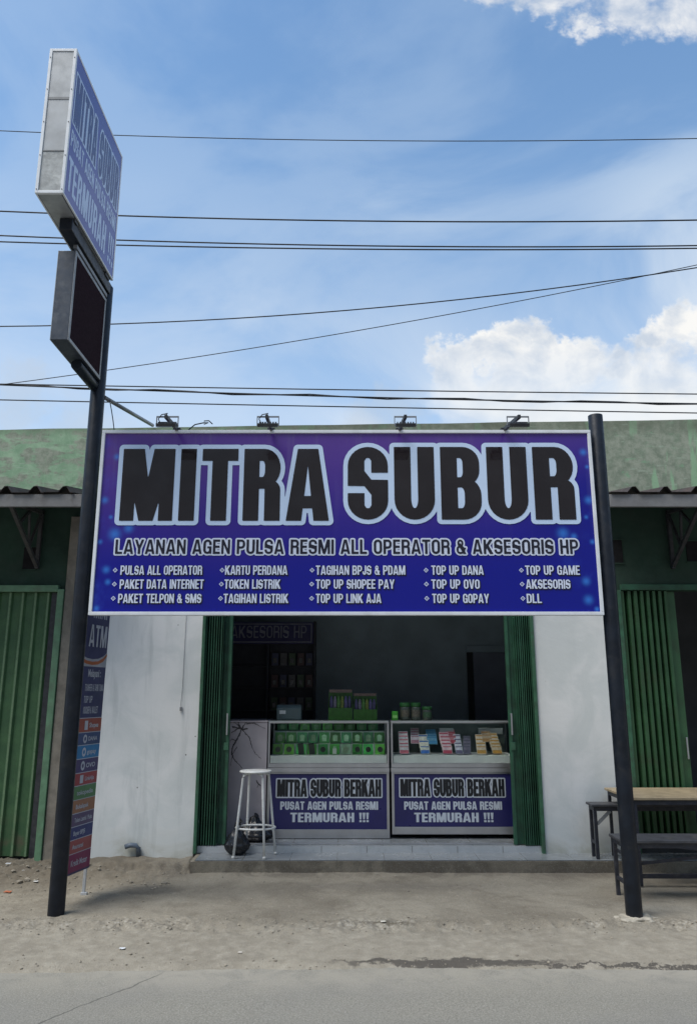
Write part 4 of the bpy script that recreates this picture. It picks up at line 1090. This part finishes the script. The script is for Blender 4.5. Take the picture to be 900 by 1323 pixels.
def display_case(x0, x1, lab, z_base, zp0, zp1, txt):
    c = thing('display_case', ((x0 + x1) / 2, FY, FZ), lab, 'display case', 'aluminium display cases at the shop front')
    yb = FY + .50
    f = MB()
    a = .026
    for x in (x0, x1 - a):
        for y in (FY, yb - a): f.box(x, x + a, y, y + a, z_base, .80)
    f.box(x0 + a, x1 - a, FY + .001, FY + a, z_base, zp0 - .002)
    f.box(x0 - .004, x1 + .004, FY - .012, yb, .80, .838); f.box(x0, x1, FY - .004, yb, .842, .882)
    f.box(x0 + a, x1 - a, FY + .001, FY + a, zp1 + .002, .799)
    f.build('case_frame', alu, c, .002)
    f = MB(); e = .016
    for x in (x0, x1 - e):
        f.box(x, x + e, FY, FY + e, .883, 1.265); f.box(x, x + e, yb - e, yb, .883, 1.265)
    for y in (FY, yb - e): f.box(x0, x1, y, y + e, 1.266, 1.282)
    for x in (x0, x1 - e): f.box(x, x + e, FY + e, yb - e, 1.2662, 1.2818)
    f.build('glass_frame', alu, c, .0015)
    g_ = MB(); g_.box(x0 + e, x1 - e, FY + .005, FY + .009, .884, 1.264)
    g_.box(x0 + .005, x0 + .009, FY + e, yb - e, .884, 1.264); g_.box(x1 - .009, x1 - .005, FY + e, yb - e, .884, 1.264)
    g_.build('glass_pane', glass_m, c)
    MB().box(x0 + e, x1 - e, FY + e, yb - e, 1.284, 1.289).build('top_pane', glass_m, c)
    MB().box(x0, x1, FY - .002, FY + .012, 1.2825, 1.290).build('top_glass', mat('top_glass_edge', (.45, .50, .51), .1), c)
    MB().box(x0 + .02, x1 - .02, FY + .012, yb - .02, .884, .955).build('case_floor', mat('case_board', (.62, .64, .62), .6, 0, .06, 6), c, .002)
    MB().box(x0 + a, x1 - a, yb - .012, yb - .004, z_base, 1.26).box(x0 + .004, x0 + .012, FY + a, yb - a, z_base, .80).box(x1 - .012, x1 - .004, FY + a, yb - a, z_base, .80).build('case_back', mat('case_back', (.10, .13, .12), .7), c)
    pn = MB().box(x0 + a, x1 - a, FY + .004, FY + .010, zp0, zp1).build('sign_panel', case_blue, c)
    def fn(d): return lambda x, y: (x, FY + .004 - d, y)
    for s_, p0, p1, pt, pb, sty in txt:
        xa = at(p0, (pt + pb) / 2, FY)[0]; xb = at(p1, (pt + pb) / 2, FY)[0]; zt = at(p0, pt, FY)[1]; zb = at(p0, pb, FY)[1]
        if sty:
            kw = dict(W=.50, t=.205, h=.155, gap=.06)
            lp = shift(text_loops(s_, xb - xa, zt - zb, off=.014, res=44, **kw), xa, zb)
            o = flat_print('panel_outline', lp, case_white, pn, fn(.0015))
            flat_print('panel_headline', shift(text_loops(s_, xb - xa, zt - zb, off=.002, res=60, **kw), xa, zb), case_black, pn, fn(.003))
        else:
            flat_print('panel_line', shift(text_loops(s_, xb - xa, zt - zb, W=.48, t=.175, h=.155, gap=.075, off=.001, res=40), xa, zb), case_white, pn, fn(.0015))
    return c
display_case(-.800, .402, 'left glass display case over a navy sign panel, full of green packs', .185, .268, .780,
             [('MITRA SUBUR BERKAH', 358, 492, 1007.5, 1029.5, 1), ('PUSAT AGEN PULSA RESMI', 362, 488, 1036, 1046.5, 0), ('TERMURAH !!!', 375, 476, 1050.5, 1062.5, 0)])
display_case(.425, 1.68, 'right glass display case over a navy sign panel, holding fanned voucher cards', .222, .292, .780,
             [('MITRA SUBUR BERKAH', 517, 651, 1007, 1029, 1), ('PUSAT AGEN PULSA RESMI', 522, 648, 1036, 1046.5, 0), ('TERMURAH !!!', 535, 637, 1050.5, 1062.5, 0)])

# green accessory packs, three rising rows in the left case
pk_green = mat('pack_green', (.05, .30, .04), .4, 0, .2, 30)
pk_dgreen = mat('pack_dark_green', (.035, .17, .045), .4, 0, .2, 30); pk_mid = mat('pack_mid_green', (.09, .22, .10), .4, 0, .2, 30)
pk_black = mat('pack_black', (.015, .02, .018), .4); pk_white = mat('pack_white', (.55, .6, .55), .4); pk_pale = mat('pack_pale', (.24, .40, .24), .4, 0, .2, 30)
ordn = ['first', 'second', 'third', 'fourth', 'fifth', 'sixth', 'seventh', 'eighth', 'ninth', 'tenth']
MB_tiers = MB()
left_case = [o for o in col.objects if o.name == 'display_case'][0]
MB().box(-.77, .37, FY + .17, FY + .26, .9555, 1.058).box(-.77, .37, FY + .262, FY + .44, .9555, 1.178).build('display_tier', mat('tier_board', (.40, .46, .42), .6), left_case)
def pack(x, y, z, w_, h_, cm_, pm, shape, lab, group):
    t_ = thing('accessory_pack', (x, y, z), lab, 'pack', group)
    rot = Matrix.Rotation(R(-6), 3, 'X')
    c = MB().box(x - w_ / 2, x + w_ / 2, y - .006, y + .006, z + .004, z + h_, rot).build('pack_card', cm_, t_, .002)
    if shape == 'oval':
        m_ = MB(); pts = [(x + w_ * .27 * math.cos(a), z + h_ * .52 + h_ * .26 * math.sin(a)) for a in np.linspace(0, 2 * math.pi, 15)[:-1]]
        m_.prism(pts, 'y', y - .016, y - .007)
    elif shape == 'phone':
        m_ = MB(); m_.box(x - w_ * .30, x + w_ * .30, y - .018, y - .0075, z + h_ * .06, z + h_ * 1.08, Matrix.Rotation(R(-8), 3, 'Y'))
    elif shape == 'plug':
        m_ = MB(); m_.box(x - w_ * .2, x + w_ * .2, y - .02, y - .0075, z + h_ * .12, z + h_ * .6); m_.box(x - w_ * .12, x - w_ * .05, y - .015, y - .01, z + h_ * .6, z + h_ * .8); m_.box(x + w_ * .05, x + w_ * .12, y - .015, y - .01, z + h_ * .6, z + h_ * .8)
    else:
        m_ = MB(); m_.prism([(x - w_ * .22, z + h_ * .2), (x + w_ * .22, z + h_ * .2), (x + w_ * .26, z + h_ * .7), (x, z + h_ * .82), (x - w_ * .26, z + h_ * .7)], 'y', y - .013, y - .0075)
    m_.build('product', pm, t_)
for q in (pk_green, pk_dgreen, pk_pale, pk_white): randomise(q, .6, 1.6)
front_kinds = [('oval', pk_black), ('oval', pk_black), ('phone', pk_black), ('phone', pk_black), ('oval', pk_black), ('plug', pk_white), ('box', pk_pale), ('oval', pk_black), ('oval', pk_black), ('oval', pk_black)]
kn = {'oval': 'a black oval gadget', 'phone': 'a tall black case', 'plug': 'a white charger', 'box': 'a pale product'}
for k in range(10):
    x = -.71 + k * .114 + random.uniform(-.004, .004)
    s_, pm = front_kinds[k]
    pack(x, FY + .09, .955, .098, .105, pk_green if s_ != 'box' else pk_pale, pm, s_, 'green pack with %s, %s from left in front row of left case' % (kn[s_], ordn[k]), 'packs in the front row of the left case')
for k in range(10):
    x = -.70 + k * .113
    pack(x, FY + .215, 1.060, .10, .108, pk_dgreen, pk_pale, 'box', 'dark green pack, %s from left in middle row of left case' % ordn[k], 'packs in the middle row of the left case')
for k in range(9):
    x = -.69 + k * .118
    pack(x, FY + .33, 1.180, .10, .078, pk_dgreen, pk_mid, 'box', 'dim green pack, %s from the left in the back row of the left case' % ordn[k], 'packs in the back row of the left case')

# voucher card fans in the right case
def fan(px, py0, py1, wpx, c1, c2, n, lab, lean=.0, yo=.10):
    Y = FY + yo
    xb, zb = at(px, py1, Y); xt, zt = at(px + lean, py0, Y + .16); wv_ = wpx / 993 * 7.9
    t_ = thing('voucher_stack', (xb, Y, max(.957, zb)), lab, 'vouchers', 'fanned voucher stacks in the right case')
    for i in range(n):
        f = i / max(1, n - 1)
        x = xb + (xt - xb) * f; y = Y + .16 * f; z = max(.957, zb) + .004 + (max(zt, zb + .08) - zb - .06) * f
        o = MB().box(x - wv_ / 2, x + wv_ / 2, y, y + .004, z, z + .085, Matrix.Rotation(R(-28), 3, 'X')).build('voucher_card', mat('card_' + lab[:14].replace(' ', '_'), c1, .45, 0, .2, 40), t_)
        cy, cz = y + .002, z + .0425; cr, sr = math.cos(R(28)), math.sin(R(28))
        def tilt(hh, dd): return (cy + hh * sr - dd * cr, cz + hh * cr + dd * sr)
        pr_ = MB()
        for h0, h1 in (((-.040, -.004), (.026, .036)) if i == 0 else ((.020, .034),)):
            a_, b2_ = tilt(h0, .0035), tilt(h1, .0035)
            pr_.quad((x - wv_ * .46, *a_), (x + wv_ * .46, *a_), (x + wv_ * .46, *b2_), (x - wv_ * .46, *b2_))
        pr_.build('card_print', mat('cardprint_' + lab[:14].replace(' ', '_'), c2, .45, 0, .15, 60), o)
fan(522, 951, 978, 12, (.55, .55, .56), (.50, .12, .16), 5, 'white and pink voucher fan at the left end of the right case', -1.5)
fan(536, 944, 962, 11, (.5, .45, .48), (.35, .15, .2), 4, 'small grey pink voucher fan behind the white and pink one', -.5, .22)
fan(549, 956, 979, 12, (.62, .62, .50), (.03, .13, .42), 3, 'cream and deep blue voucher fan in the right case', -3)
fan(558, 946, 963, 13, (.10, .28, .42), (.03, .20, .38), 4, 'teal blue voucher fan behind the cream and blue one', -2, .22)
fan(578, 953, 979, 12, (.62, .5, .52), (.45, .05, .09), 5, 'red and white voucher fan in the middle of the right case', -5)
fan(583, 946, 962, 12, (.5, .2, .22), (.38, .05, .08), 4, 'dark red voucher fan behind the red and white one', -2, .22)
fan(593, 955, 978, 9, (.6, .6, .66), (.15, .13, .22), 4, 'white and dark voucher fan right of the red ones', -3)
fan(603, 956, 977, 9, (.14, .13, .19), (.08, .08, .12), 4, 'dark violet voucher fan right of the white and dark one', 0)
fan(622, 955, 978, 12, (.60, .52, .42), (.50, .27, .05), 4, 'upright orange and cream voucher fan in the right case', -2)
fan(629, 944, 960, 12, (.42, .34, .24), (.4, .22, .08), 3, 'small brownish voucher fan behind the two orange ones', -3, .22)
fan(642, 953, 978, 12, (.55, .48, .36), (.50, .25, .04), 5, 'leaning orange voucher fan at the right end of the right case', -6)
for p0, p1, lab in ((575, 585, 'left pale card leaning high inside the right case'), (625, 648, 'right pale card leaning high inside the right case')):
    xa, za = at(p0 - 8, 941, FY + .4); xb, zb = at(p1, 946, FY + .4)
    tag(MB().box(xa, xb, FY + .36, FY + .40, zb - .02, za).build('card_box', mat('pale_card', (.36, .40, .40), .6), None, .003), lab, 'card box')

# things standing on the cases
TZ = 1.290
def tray(px0, px1, pt, lab, hdr):
    Y = FY + .22; xa = at(px0, 925, Y)[0]; xb = at(px1, 925, Y)[0]; zt = at(px0, pt, Y)[1]
    t_ = thing('counter_tray', ((xa + xb) / 2, Y, TZ), lab, 'display box', 'green display boxes on the left case')
    hgt = zt - TZ; gm = mat('tray_green', (.018, .10, .010), .4, 0, .15, 20)
    MB().box(xa, xb, Y, Y + .004, TZ, TZ + hgt * .40).box(xa, xb, Y + .14, Y + .146, TZ, TZ + hgt * .93).box(xa, xa + .004, Y + .0045, Y + .139, TZ, TZ + hgt * .6).box(xb - .004, xb, Y + .0045, Y + .139, TZ, TZ + hgt * .6).box(xa + .0045, xb - .0045, Y + .0045, Y + .139, TZ, TZ + .004).build('box_body', gm, t_)
    MB().prism([(xa + .01, TZ + hgt * .9), (xb - .01, TZ + hgt * .9), (xb - .05, TZ + hgt * .86), ((xa + xb) / 2, TZ + hgt * .83), (xa + .05, TZ + hgt * .86), (xa + .01, TZ + hgt * .9), (xa, TZ + hgt), (xb, TZ + hgt)][0:2] + [(xb, TZ + hgt), (xa, TZ + hgt)], 'y', Y + .134, Y + .139).build('header_card', hdr, t_)
    cs = [(.05, .05, .14), (.13, .13, .18), (.05, .16, .03), (.13, .18, .03), (.06, .06, .16)]
    for i in range(6):
        x = xa + (xb - xa) * (.12 + .152 * i)
        MB().prism([(x - .014, TZ + .01), (x + .014, TZ + .01), (x + .017, TZ + hgt * .62), (x + .008, TZ + hgt * .78), (x - .008, TZ + hgt * .78), (x - .017, TZ + hgt * .62)], 'y', Y + .04 + .01 * (i % 2), Y + .07 + .01 * (i % 2)).build('sachet', mat('sachet_%d' % (i % 5), cs[i % 5], .35, 0, .3, 60), t_, .003)
hdr = mat('header_pink', (.20, .14, .12), .5)
tray(424, 455, 891, 'taller green display box of sachets on the left case, darker front', hdr)
tray(456.5, 487, 896, 'shorter bright green display box of sachets at the right end of the left case', hdr)
def jar(px0, px1, pt, lab, lidc, squat=False):
    Y = FY + .2; xa = at(px0, 925, Y)[0]; xb = at(px1, 925, Y)[0]; zt = at(px0, pt, Y)[1]; r = (xb - xa) / 2; hg = zt - TZ; c = ((xa + xb) / 2, Y + .05, TZ)
    t_ = thing('plastic_jar', c, lab, 'jar', 'plastic jars with green lids on the right case')
    MB().lathe([(r * .92, 0), (r, .01), (r, hg * .70), (r * .9, hg * .76)], c).build('jar_body', mat('jar_plastic', (.08, .10, .085), .25, 0, .35, 40), t_)
    MB().lathe([(r * .97, hg * .765), (r * 1.0, hg * .78), (r * 1.0, hg * .96), (r * .93, hg)], c).build('lid', lidc, t_)
    bsl = MB(); k0 = 0
    pts = [(c[0] + r * 1.02 * math.sin(a), c[1] - r * 1.02 * math.cos(a)) for a in np.linspace(-.9, .9, 9)]
    for (a, b_), (d_, e_) in zip(pts, pts[1:]): bsl.quad((a, b_, TZ + hg * .2), (d_, e_, TZ + hg * .2), (d_, e_, TZ + hg * .58), (a, b_, TZ + hg * .58))
    bsl.build('jar_label', mat('jar_label_' + ('a' if squat else 'b'), (.05, .12, .06) if squat else (.13, .12, .09), .5, 0, .5, 60), t_)
lg = mat('lid_green', (.03, .15, .04), .35)
jar(516.5, 530, 908, 'left tall clear jar with a green lid on the right case', lg)
jar(531, 544, 908, 'right tall jar with a green lid and brownish contents, beside the squat jar', lg)
jar(545.5, 558.5, 913, 'squat dark green jar, rightmost on the right case', lg, True)
xa, _ = at(506, 925, FY + .2); xb, zt = at(513.5, 919, FY + .2)
gb = MB().box(xa, xb, FY + .17, FY + .22, TZ, zt).build('small_box', mat('bright_green_box', (.05, .36, .03), .4, 0, .15, 50), None, .003)
tag(gb, 'small bright green box at the left end of the right case, beside the tall jars', 'box')
MB().box(xa + .008, xb - .008, FY + .167, FY + .1695, TZ + .02, TZ + .05).build('box_print', mat('lime_print', (.3, .7, .2), .4), gb)
xa, _ = at(357, 925, FY + .3); xb, zt = at(389, 911, FY + .3)
pr = thing('receipt_printer', ((xa + xb) / 2, FY + .4, TZ), 'dark grey desk machine with a white sticker on the left end of the left case', 'printer')
MB().prism([(FY + .3, TZ), (FY + .3, zt - .03), (FY + .33, zt), (FY + .47, zt), (FY + .47, TZ)], 'x', xa, xb).build('body', mat('machine_grey', (.10, .15, .16), .4), pr, .006)
MB().box(xa + .03, xa + .095, FY + .296, FY + .299, TZ + .06, TZ + .095).build('sticker', mat('sticker_white', (.75, .78, .78), .5), pr)
MB().box(xa + .02, xb - .02, FY + .34, FY + .42, zt + .0005, zt + .006).build('paper_slot', dark_metal, pr)

# accessory rack at the back with its header
RY = 9.55
rk = thing('accessory_rack', (-.95, RY, FZ), 'dark wall rack with an AKSESORIS HP header at the back left of the shop', 'rack')
rx0, rx1 = -1.62, at(408, 832, RY)[0]; rzt = at(400, 803, RY)[1]; rzh = at(400, 832, RY)[1]
rack_m = mat('rack_dark', (.030, .034, .046), .6)
MB().box(rx0, rx1, RY + .12, RY + .14, FZ, rzt).box(rx0, rx0 + .03, RY, RY + .119, FZ, rzt).box(rx1 - .03, rx1, RY, RY + .119, FZ, rzt).box(-1.0, -.97, RY, RY + .119, FZ, rzh).build('rack_board', rack_m, rk, .003)
hb = MB().box(rx0 + .032, rx1 - .032, RY - .02, RY + .02, rzh, rzt - .01).build('header', mat('rack_header', (.028, .028, .11), .5), rk)
hw = mat('rack_header_print', (.24, .25, .30), .5)
def on_rk(x, y): return (x, RY - .022, y)
hx1 = at(396, 820, RY)[0]; hx0 = at(299, 820, RY)[0]
flat_print('header_text', shift(text_loops('AKSESORIS HP', hx1 - hx0, .15, W=.5, t=.10, h=.11, gap=.12, res=40), hx0, rzh + .07), hw, hb, on_rk)
mb = MB()
for z in (rzh + .015, rzt - .04): mb.box(rx0 + .05, rx1 - .05, RY - .024, RY - .0215, z, z + .012)
mb.box(rx1 - .062, rx1 - .05, RY - .024, RY - .0215, rzh + .028, rzt - .041)
mb.build('header_border', hw, hb)
for z in (1.35, 1.62, 1.88):
    MB().box(rx0 + .031, rx1 - .031, RY + .02, RY + .119, z, z + .012).build('shelf', mat('rack_shelf', (.05, .05, .06), .6), rk)
cs = [(.08, .13, .07), (.12, .07, .07), (.07, .08, .15), (.14, .14, .14)]
for r_, z in enumerate((1.362, 1.632, 1.892)):
    for k in range(5):
        x = -.90 + k * .105
        t_ = thing('blister_pack', (x, RY + .05, z), 'dim blister pack, %s from left on %s of dark rack' % (ordn[k], ('bottom shelf', 'middle shelf', 'top shelf')[r_]), 'pack', 'blister packs on the dark rack')
        MB().box(x - .04, x + .04, RY + .05, RY + .055, z, z + .15).build('pack_card', mat('blister_%d' % ((r_ + k) % 4), cs[(r_ + k) % 4], .5), t_)
        MB().box(x - .022, x + .022, RY + .03, RY + .0495, z + .03, z + .09).build('product', mat('blister_product', (.10, .10, .10), .3), t_, .003)

# ------------------------------------------------------------------ stool, bags
SX, SYY, SZ = -.862, 7.50, .122
st = thing('bar_stool', (SX, SYY, SZ), 'white metal bar stool with a ring footrest in front of the marble counter', 'stool')
seat_z = .862
MB().lathe([(.10, seat_z - .017), (.142, seat_z - .017), (.147, seat_z - .012), (.147, seat_z - .005), (.140, seat_z), (.02, seat_z - .002)], (SX, SYY, 0), 40).build('seat', stool_white, st)
feet = [(-.165, -.125), (.115, -.150), (.195, .07), (-.085, .135)]
for fx, fy in feet:
    L = math.hypot(fx, fy); ux, uy = fx / L, fy / L
    top = Vector((SX + ux * .10, SYY + uy * .10, seat_z - .028)); bend = Vector((SX + ux * .128, SYY + uy * .128, seat_z - .06)); foot = Vector((SX + fx, SYY + fy, SZ))
    lg_ = MB().tube([Vector((SX + ux * .04, SYY + uy * .04, seat_z - .026)), top, (top * .4 + bend * .6 + Vector((ux * .008, uy * .008, .006))), bend, bend * .5 + foot * .5, foot], .0112, 12).build('leg', stool_white, st)
    MB().lathe([(.0135, 0.001), (.0145, .012), (.0135, .022)], (foot.x, foot.y, foot.z), 12).build('rubber_tip', mat('white_rubber', (.6, .6, .58), .7), lg_)
ring = []
for k in range(37):
    a = 2 * math.pi * k / 36
    # ring through the legs at about a third of the height
    zr = SZ + .245
    ring.append((SX + .015 + .178 * math.cos(a), SYY - .008 + .135 * math.sin(a) + .0, zr))
MB().tube(ring, .009, 10, cap=False).build('footrest_ring', stool_white, st)

def bag(c, rx, ry, h_, lab, sd):
    bm = bmesh.new(); bmesh.ops.create_uvsphere(bm, u_segments=48, v_segments=32, radius=1)
    for v_ in bm.verts:
        p = v_.co.copy(); a = math.atan2(p.y, p.x); zz = (p.z + 1) / 2
        rr = math.sqrt(max(0, 1 - p.z ** 2)) if p.z < -.2 else max(.0, (1 - zz ** 1.6)) * 1.06 + .05
        fold = 1 + .07 * math.sin(a * 9 + 2 * noise.noise(p * 2 + Vector((sd, 0, 0)))) * (.3 + zz) + .16 * noise.noise(p * 2.3 + Vector((sd, 3, 0)))
        crease = .05 * abs(noise.noise(p * 6 + Vector((sd, 5, 1))))
        v_.co = Vector((c[0] + rx * rr * (fold - crease) * math.cos(a), c[1] + ry * rr * (fold - crease) * math.sin(a), c[2] + max(0.001, h_ * (zz - .04) * (1 + .12 * (rr < .2)) * (1 + .06 * noise.noise(p * 3)))))
    for f in bm.faces: f.smooth = True
    mb = MB(); mb.bm = bm
    t_ = thing('rubbish_bag', c, lab, 'rubbish bag')
    mb.build('bag', bag_black, t_)
    k = MB()
    k.tube([(c[0], c[1], c[2] + h_ * .93), (c[0] + .006, c[1] - .004, c[2] + h_ * 1.02), (c[0] + .022, c[1] - .012, c[2] + h_ * 1.10)], [.020, .014, .030], 9)
    k.build('tied_neck', bag_black, t_)
bag((-1.02, 7.555, .122), .125, .085, .27, 'black plastic rubbish bag on the porch tiles left of the stool', 1.0)
bag((-.90, 7.84, .181), .21, .12, .22, 'black plastic rubbish bag slumped behind the stool legs', 4.0)

# ------------------------------------------------------------------ benches and table at the right
def bench(name, lab, cat, x0, x1, y0, y1, zt, gz_f, gz_b, top_m, top_th, over=.02, leg=.028, brace=False, group=None, corner=False, rail_z=.12):
    t_ = thing(name, ((x0 + x1) / 2, (y0 + y1) / 2, gz_f), lab, cat, group)
    MB().box(x0 - over, x1 + over, y0 - over, y1 + over, zt - top_th, zt).build('top', top_m, t_, .004)
    za = zt - top_th - .001
    f = MB()
    f.box(x0, x1, y0, y0 + leg, za - .038, za); f.box(x0, x1, y1 - leg, y1, za - .038, za)
    f.box(x0 + .0005, x0 + leg, y0 + leg, y1 - leg, za - .0375, za); f.box(x1 - leg, x1 - .0005, y0 + leg, y1 - leg, za - .0375, za)
    f.build('apron_frame', bench_iron, t_, .002)
    zl = za - .039
    for x in (x0, x1 - leg):
        MB().box(x, x + leg, y0, y0 + leg, gz_f, zl).build('leg', bench_iron, t_, .002)
        MB().box(x, x + leg, y1 - leg, y1, gz_b, zl).build('leg', bench_iron, t_, .002)
    zr = gz_f + rail_z
    for x in (x0, x1 - leg): MB().box(x + .002, x + leg - .002, y0 + leg, y1 - leg, max(zr, gz_b + .05), max(zr, gz_b + .05) + .026).build('stretcher', bench_iron, t_, .002)
    if brace:
        zr = gz_f + .06
        s_ = MB(); s_.box(x0 + leg, x1 - leg, y0 + .002, y0 + leg - .002, zr, zr + .035); s_.build('foot_rail', bench_iron, t_, .002)
        xm = (x0 + x1) / 2
        s_ = MB(); s_.bar((x0 + leg, y0 + .012, gz_f + .34), (x1 - leg, y0 + .012, gz_f + .16), .014, .024); s_.bar((x0 + leg, y0 + .03, gz_f + .17), (x1 - leg, y0 + .03, gz_f + .33), .014, .024)
        s_.build('cross_brace', bench_iron, t_)
    if corner:
        MB().bar((x0 + leg, y0 + .014, za - .15), (x0 + .15, y0 + .014, za - .04), .02, .024).build('corner_brace', pipe_grey, t_)
    return t_
bench('long_bench', 'low black iron bench standing on the concrete in front of the wooden table', 'bench', 2.125, 3.9, 6.37, 6.64, .452, .0, .0, bench_top, .022)
bench('wooden_table', 'iron table with a worn light wood top in front of the half open green gate', 'table', 2.40, 4.0, 6.86, 7.54, .704, .01, .122, wood_top, .022, leg=.026, brace=True)
bench('side_bench', 'black bench on the porch tiles against the white wall, partly under the wooden table', 'bench', 2.205, 3.8, 7.35, 7.50, .585, .122, .122, bench_top, .02, corner=True)

# ------------------------------------------------------------------ footing, litter
bm = bmesh.new(); bmesh.ops.create_icosphere(bm, subdivisions=4, radius=1)
for v_ in bm.verts:
    p = v_.co; k = 1 + .35 * noise.noise(p * 2.1) + .14 * noise.noise(p * 6)
    v_.co = Vector((2.04 + .15 * k * p.x, 5.985 + .10 * k * p.y, -.012 + .035 * k * p.z))
for f in bm.faces: f.smooth = True
mb = MB(); mb.bm = bm
fo = mb.build('footing', mat('footing_mortar', (.36, .33, .27), .9, 0, .25, 25, .5, 60), sign)
def scrap(px, py, s_, c_, lab, cat='litter'):
    s_ *= .72
    uu, vv_ = uv_of(px, py); Y = -CAM_H / vv_ * 1.0
    for _ in range(4): Y = (apron_z(uu * Y, Y) + .004 - CAM_H) / vv_
    x = uu * Y; z = apron_z(x, Y) + .003
    bm = bmesh.new(); n = 6
    V = [[bm.verts.new((x + s_ * (i / (n - 1) - .5) * (1 + .3 * noise.noise(Vector((i, j, px)))), Y + s_ * .8 * (j / (n - 1) - .5), z + s_ * .22 * (.5 + .5 * noise.noise(Vector((i * .6, j * .6, px * .37)))))) for i in range(n)] for j in range(n)]
    for j in range(n - 1):
        for i in range(n - 1): bm.faces.new((V[j][i], V[j][i + 1], V[j + 1][i + 1], V[j + 1][i]))
    mb = MB(); mb.bm = bm
    o = mb.build('litter_scrap', mat('litter_%d_%d' % (int(c_[0] * 99), int(c_[2] * 99)), c_, .6, 0, .15, 40)); so = o.modifiers.new('sheet', 'SOLIDIFY'); so.thickness = .0015
    tag(o, lab, cat)
scrap(46, 1141, .05, (.70, .70, .68), 'white paper scrap lying nearest the left black pole on the rubble')
scrap(10, 1124, .06, (.62, .64, .66), 'pale plastic scrap at the far left edge below the green shutter')
scrap(30, 1130, .035, (.55, .54, .50), 'small greyish scrap between two pale scraps below the green shutter')
scrap(10, 1153, .075, (.42, .13, .06), 'reddish orange wrapper lying at the left edge of the concrete')
scrap(158, 1226, .05, (.66, .68, .70), 'white crumpled wrapper on the strip between the concrete and the road')
scrap(310, 1231, .035, (.52, .48, .42), 'small beige scrap on the dusty strip near the road edge')
scrap(495, 1193, .05, (.56, .53, .46), 'pale leaf shaped scrap among crumbs at the middle of the apron edge')
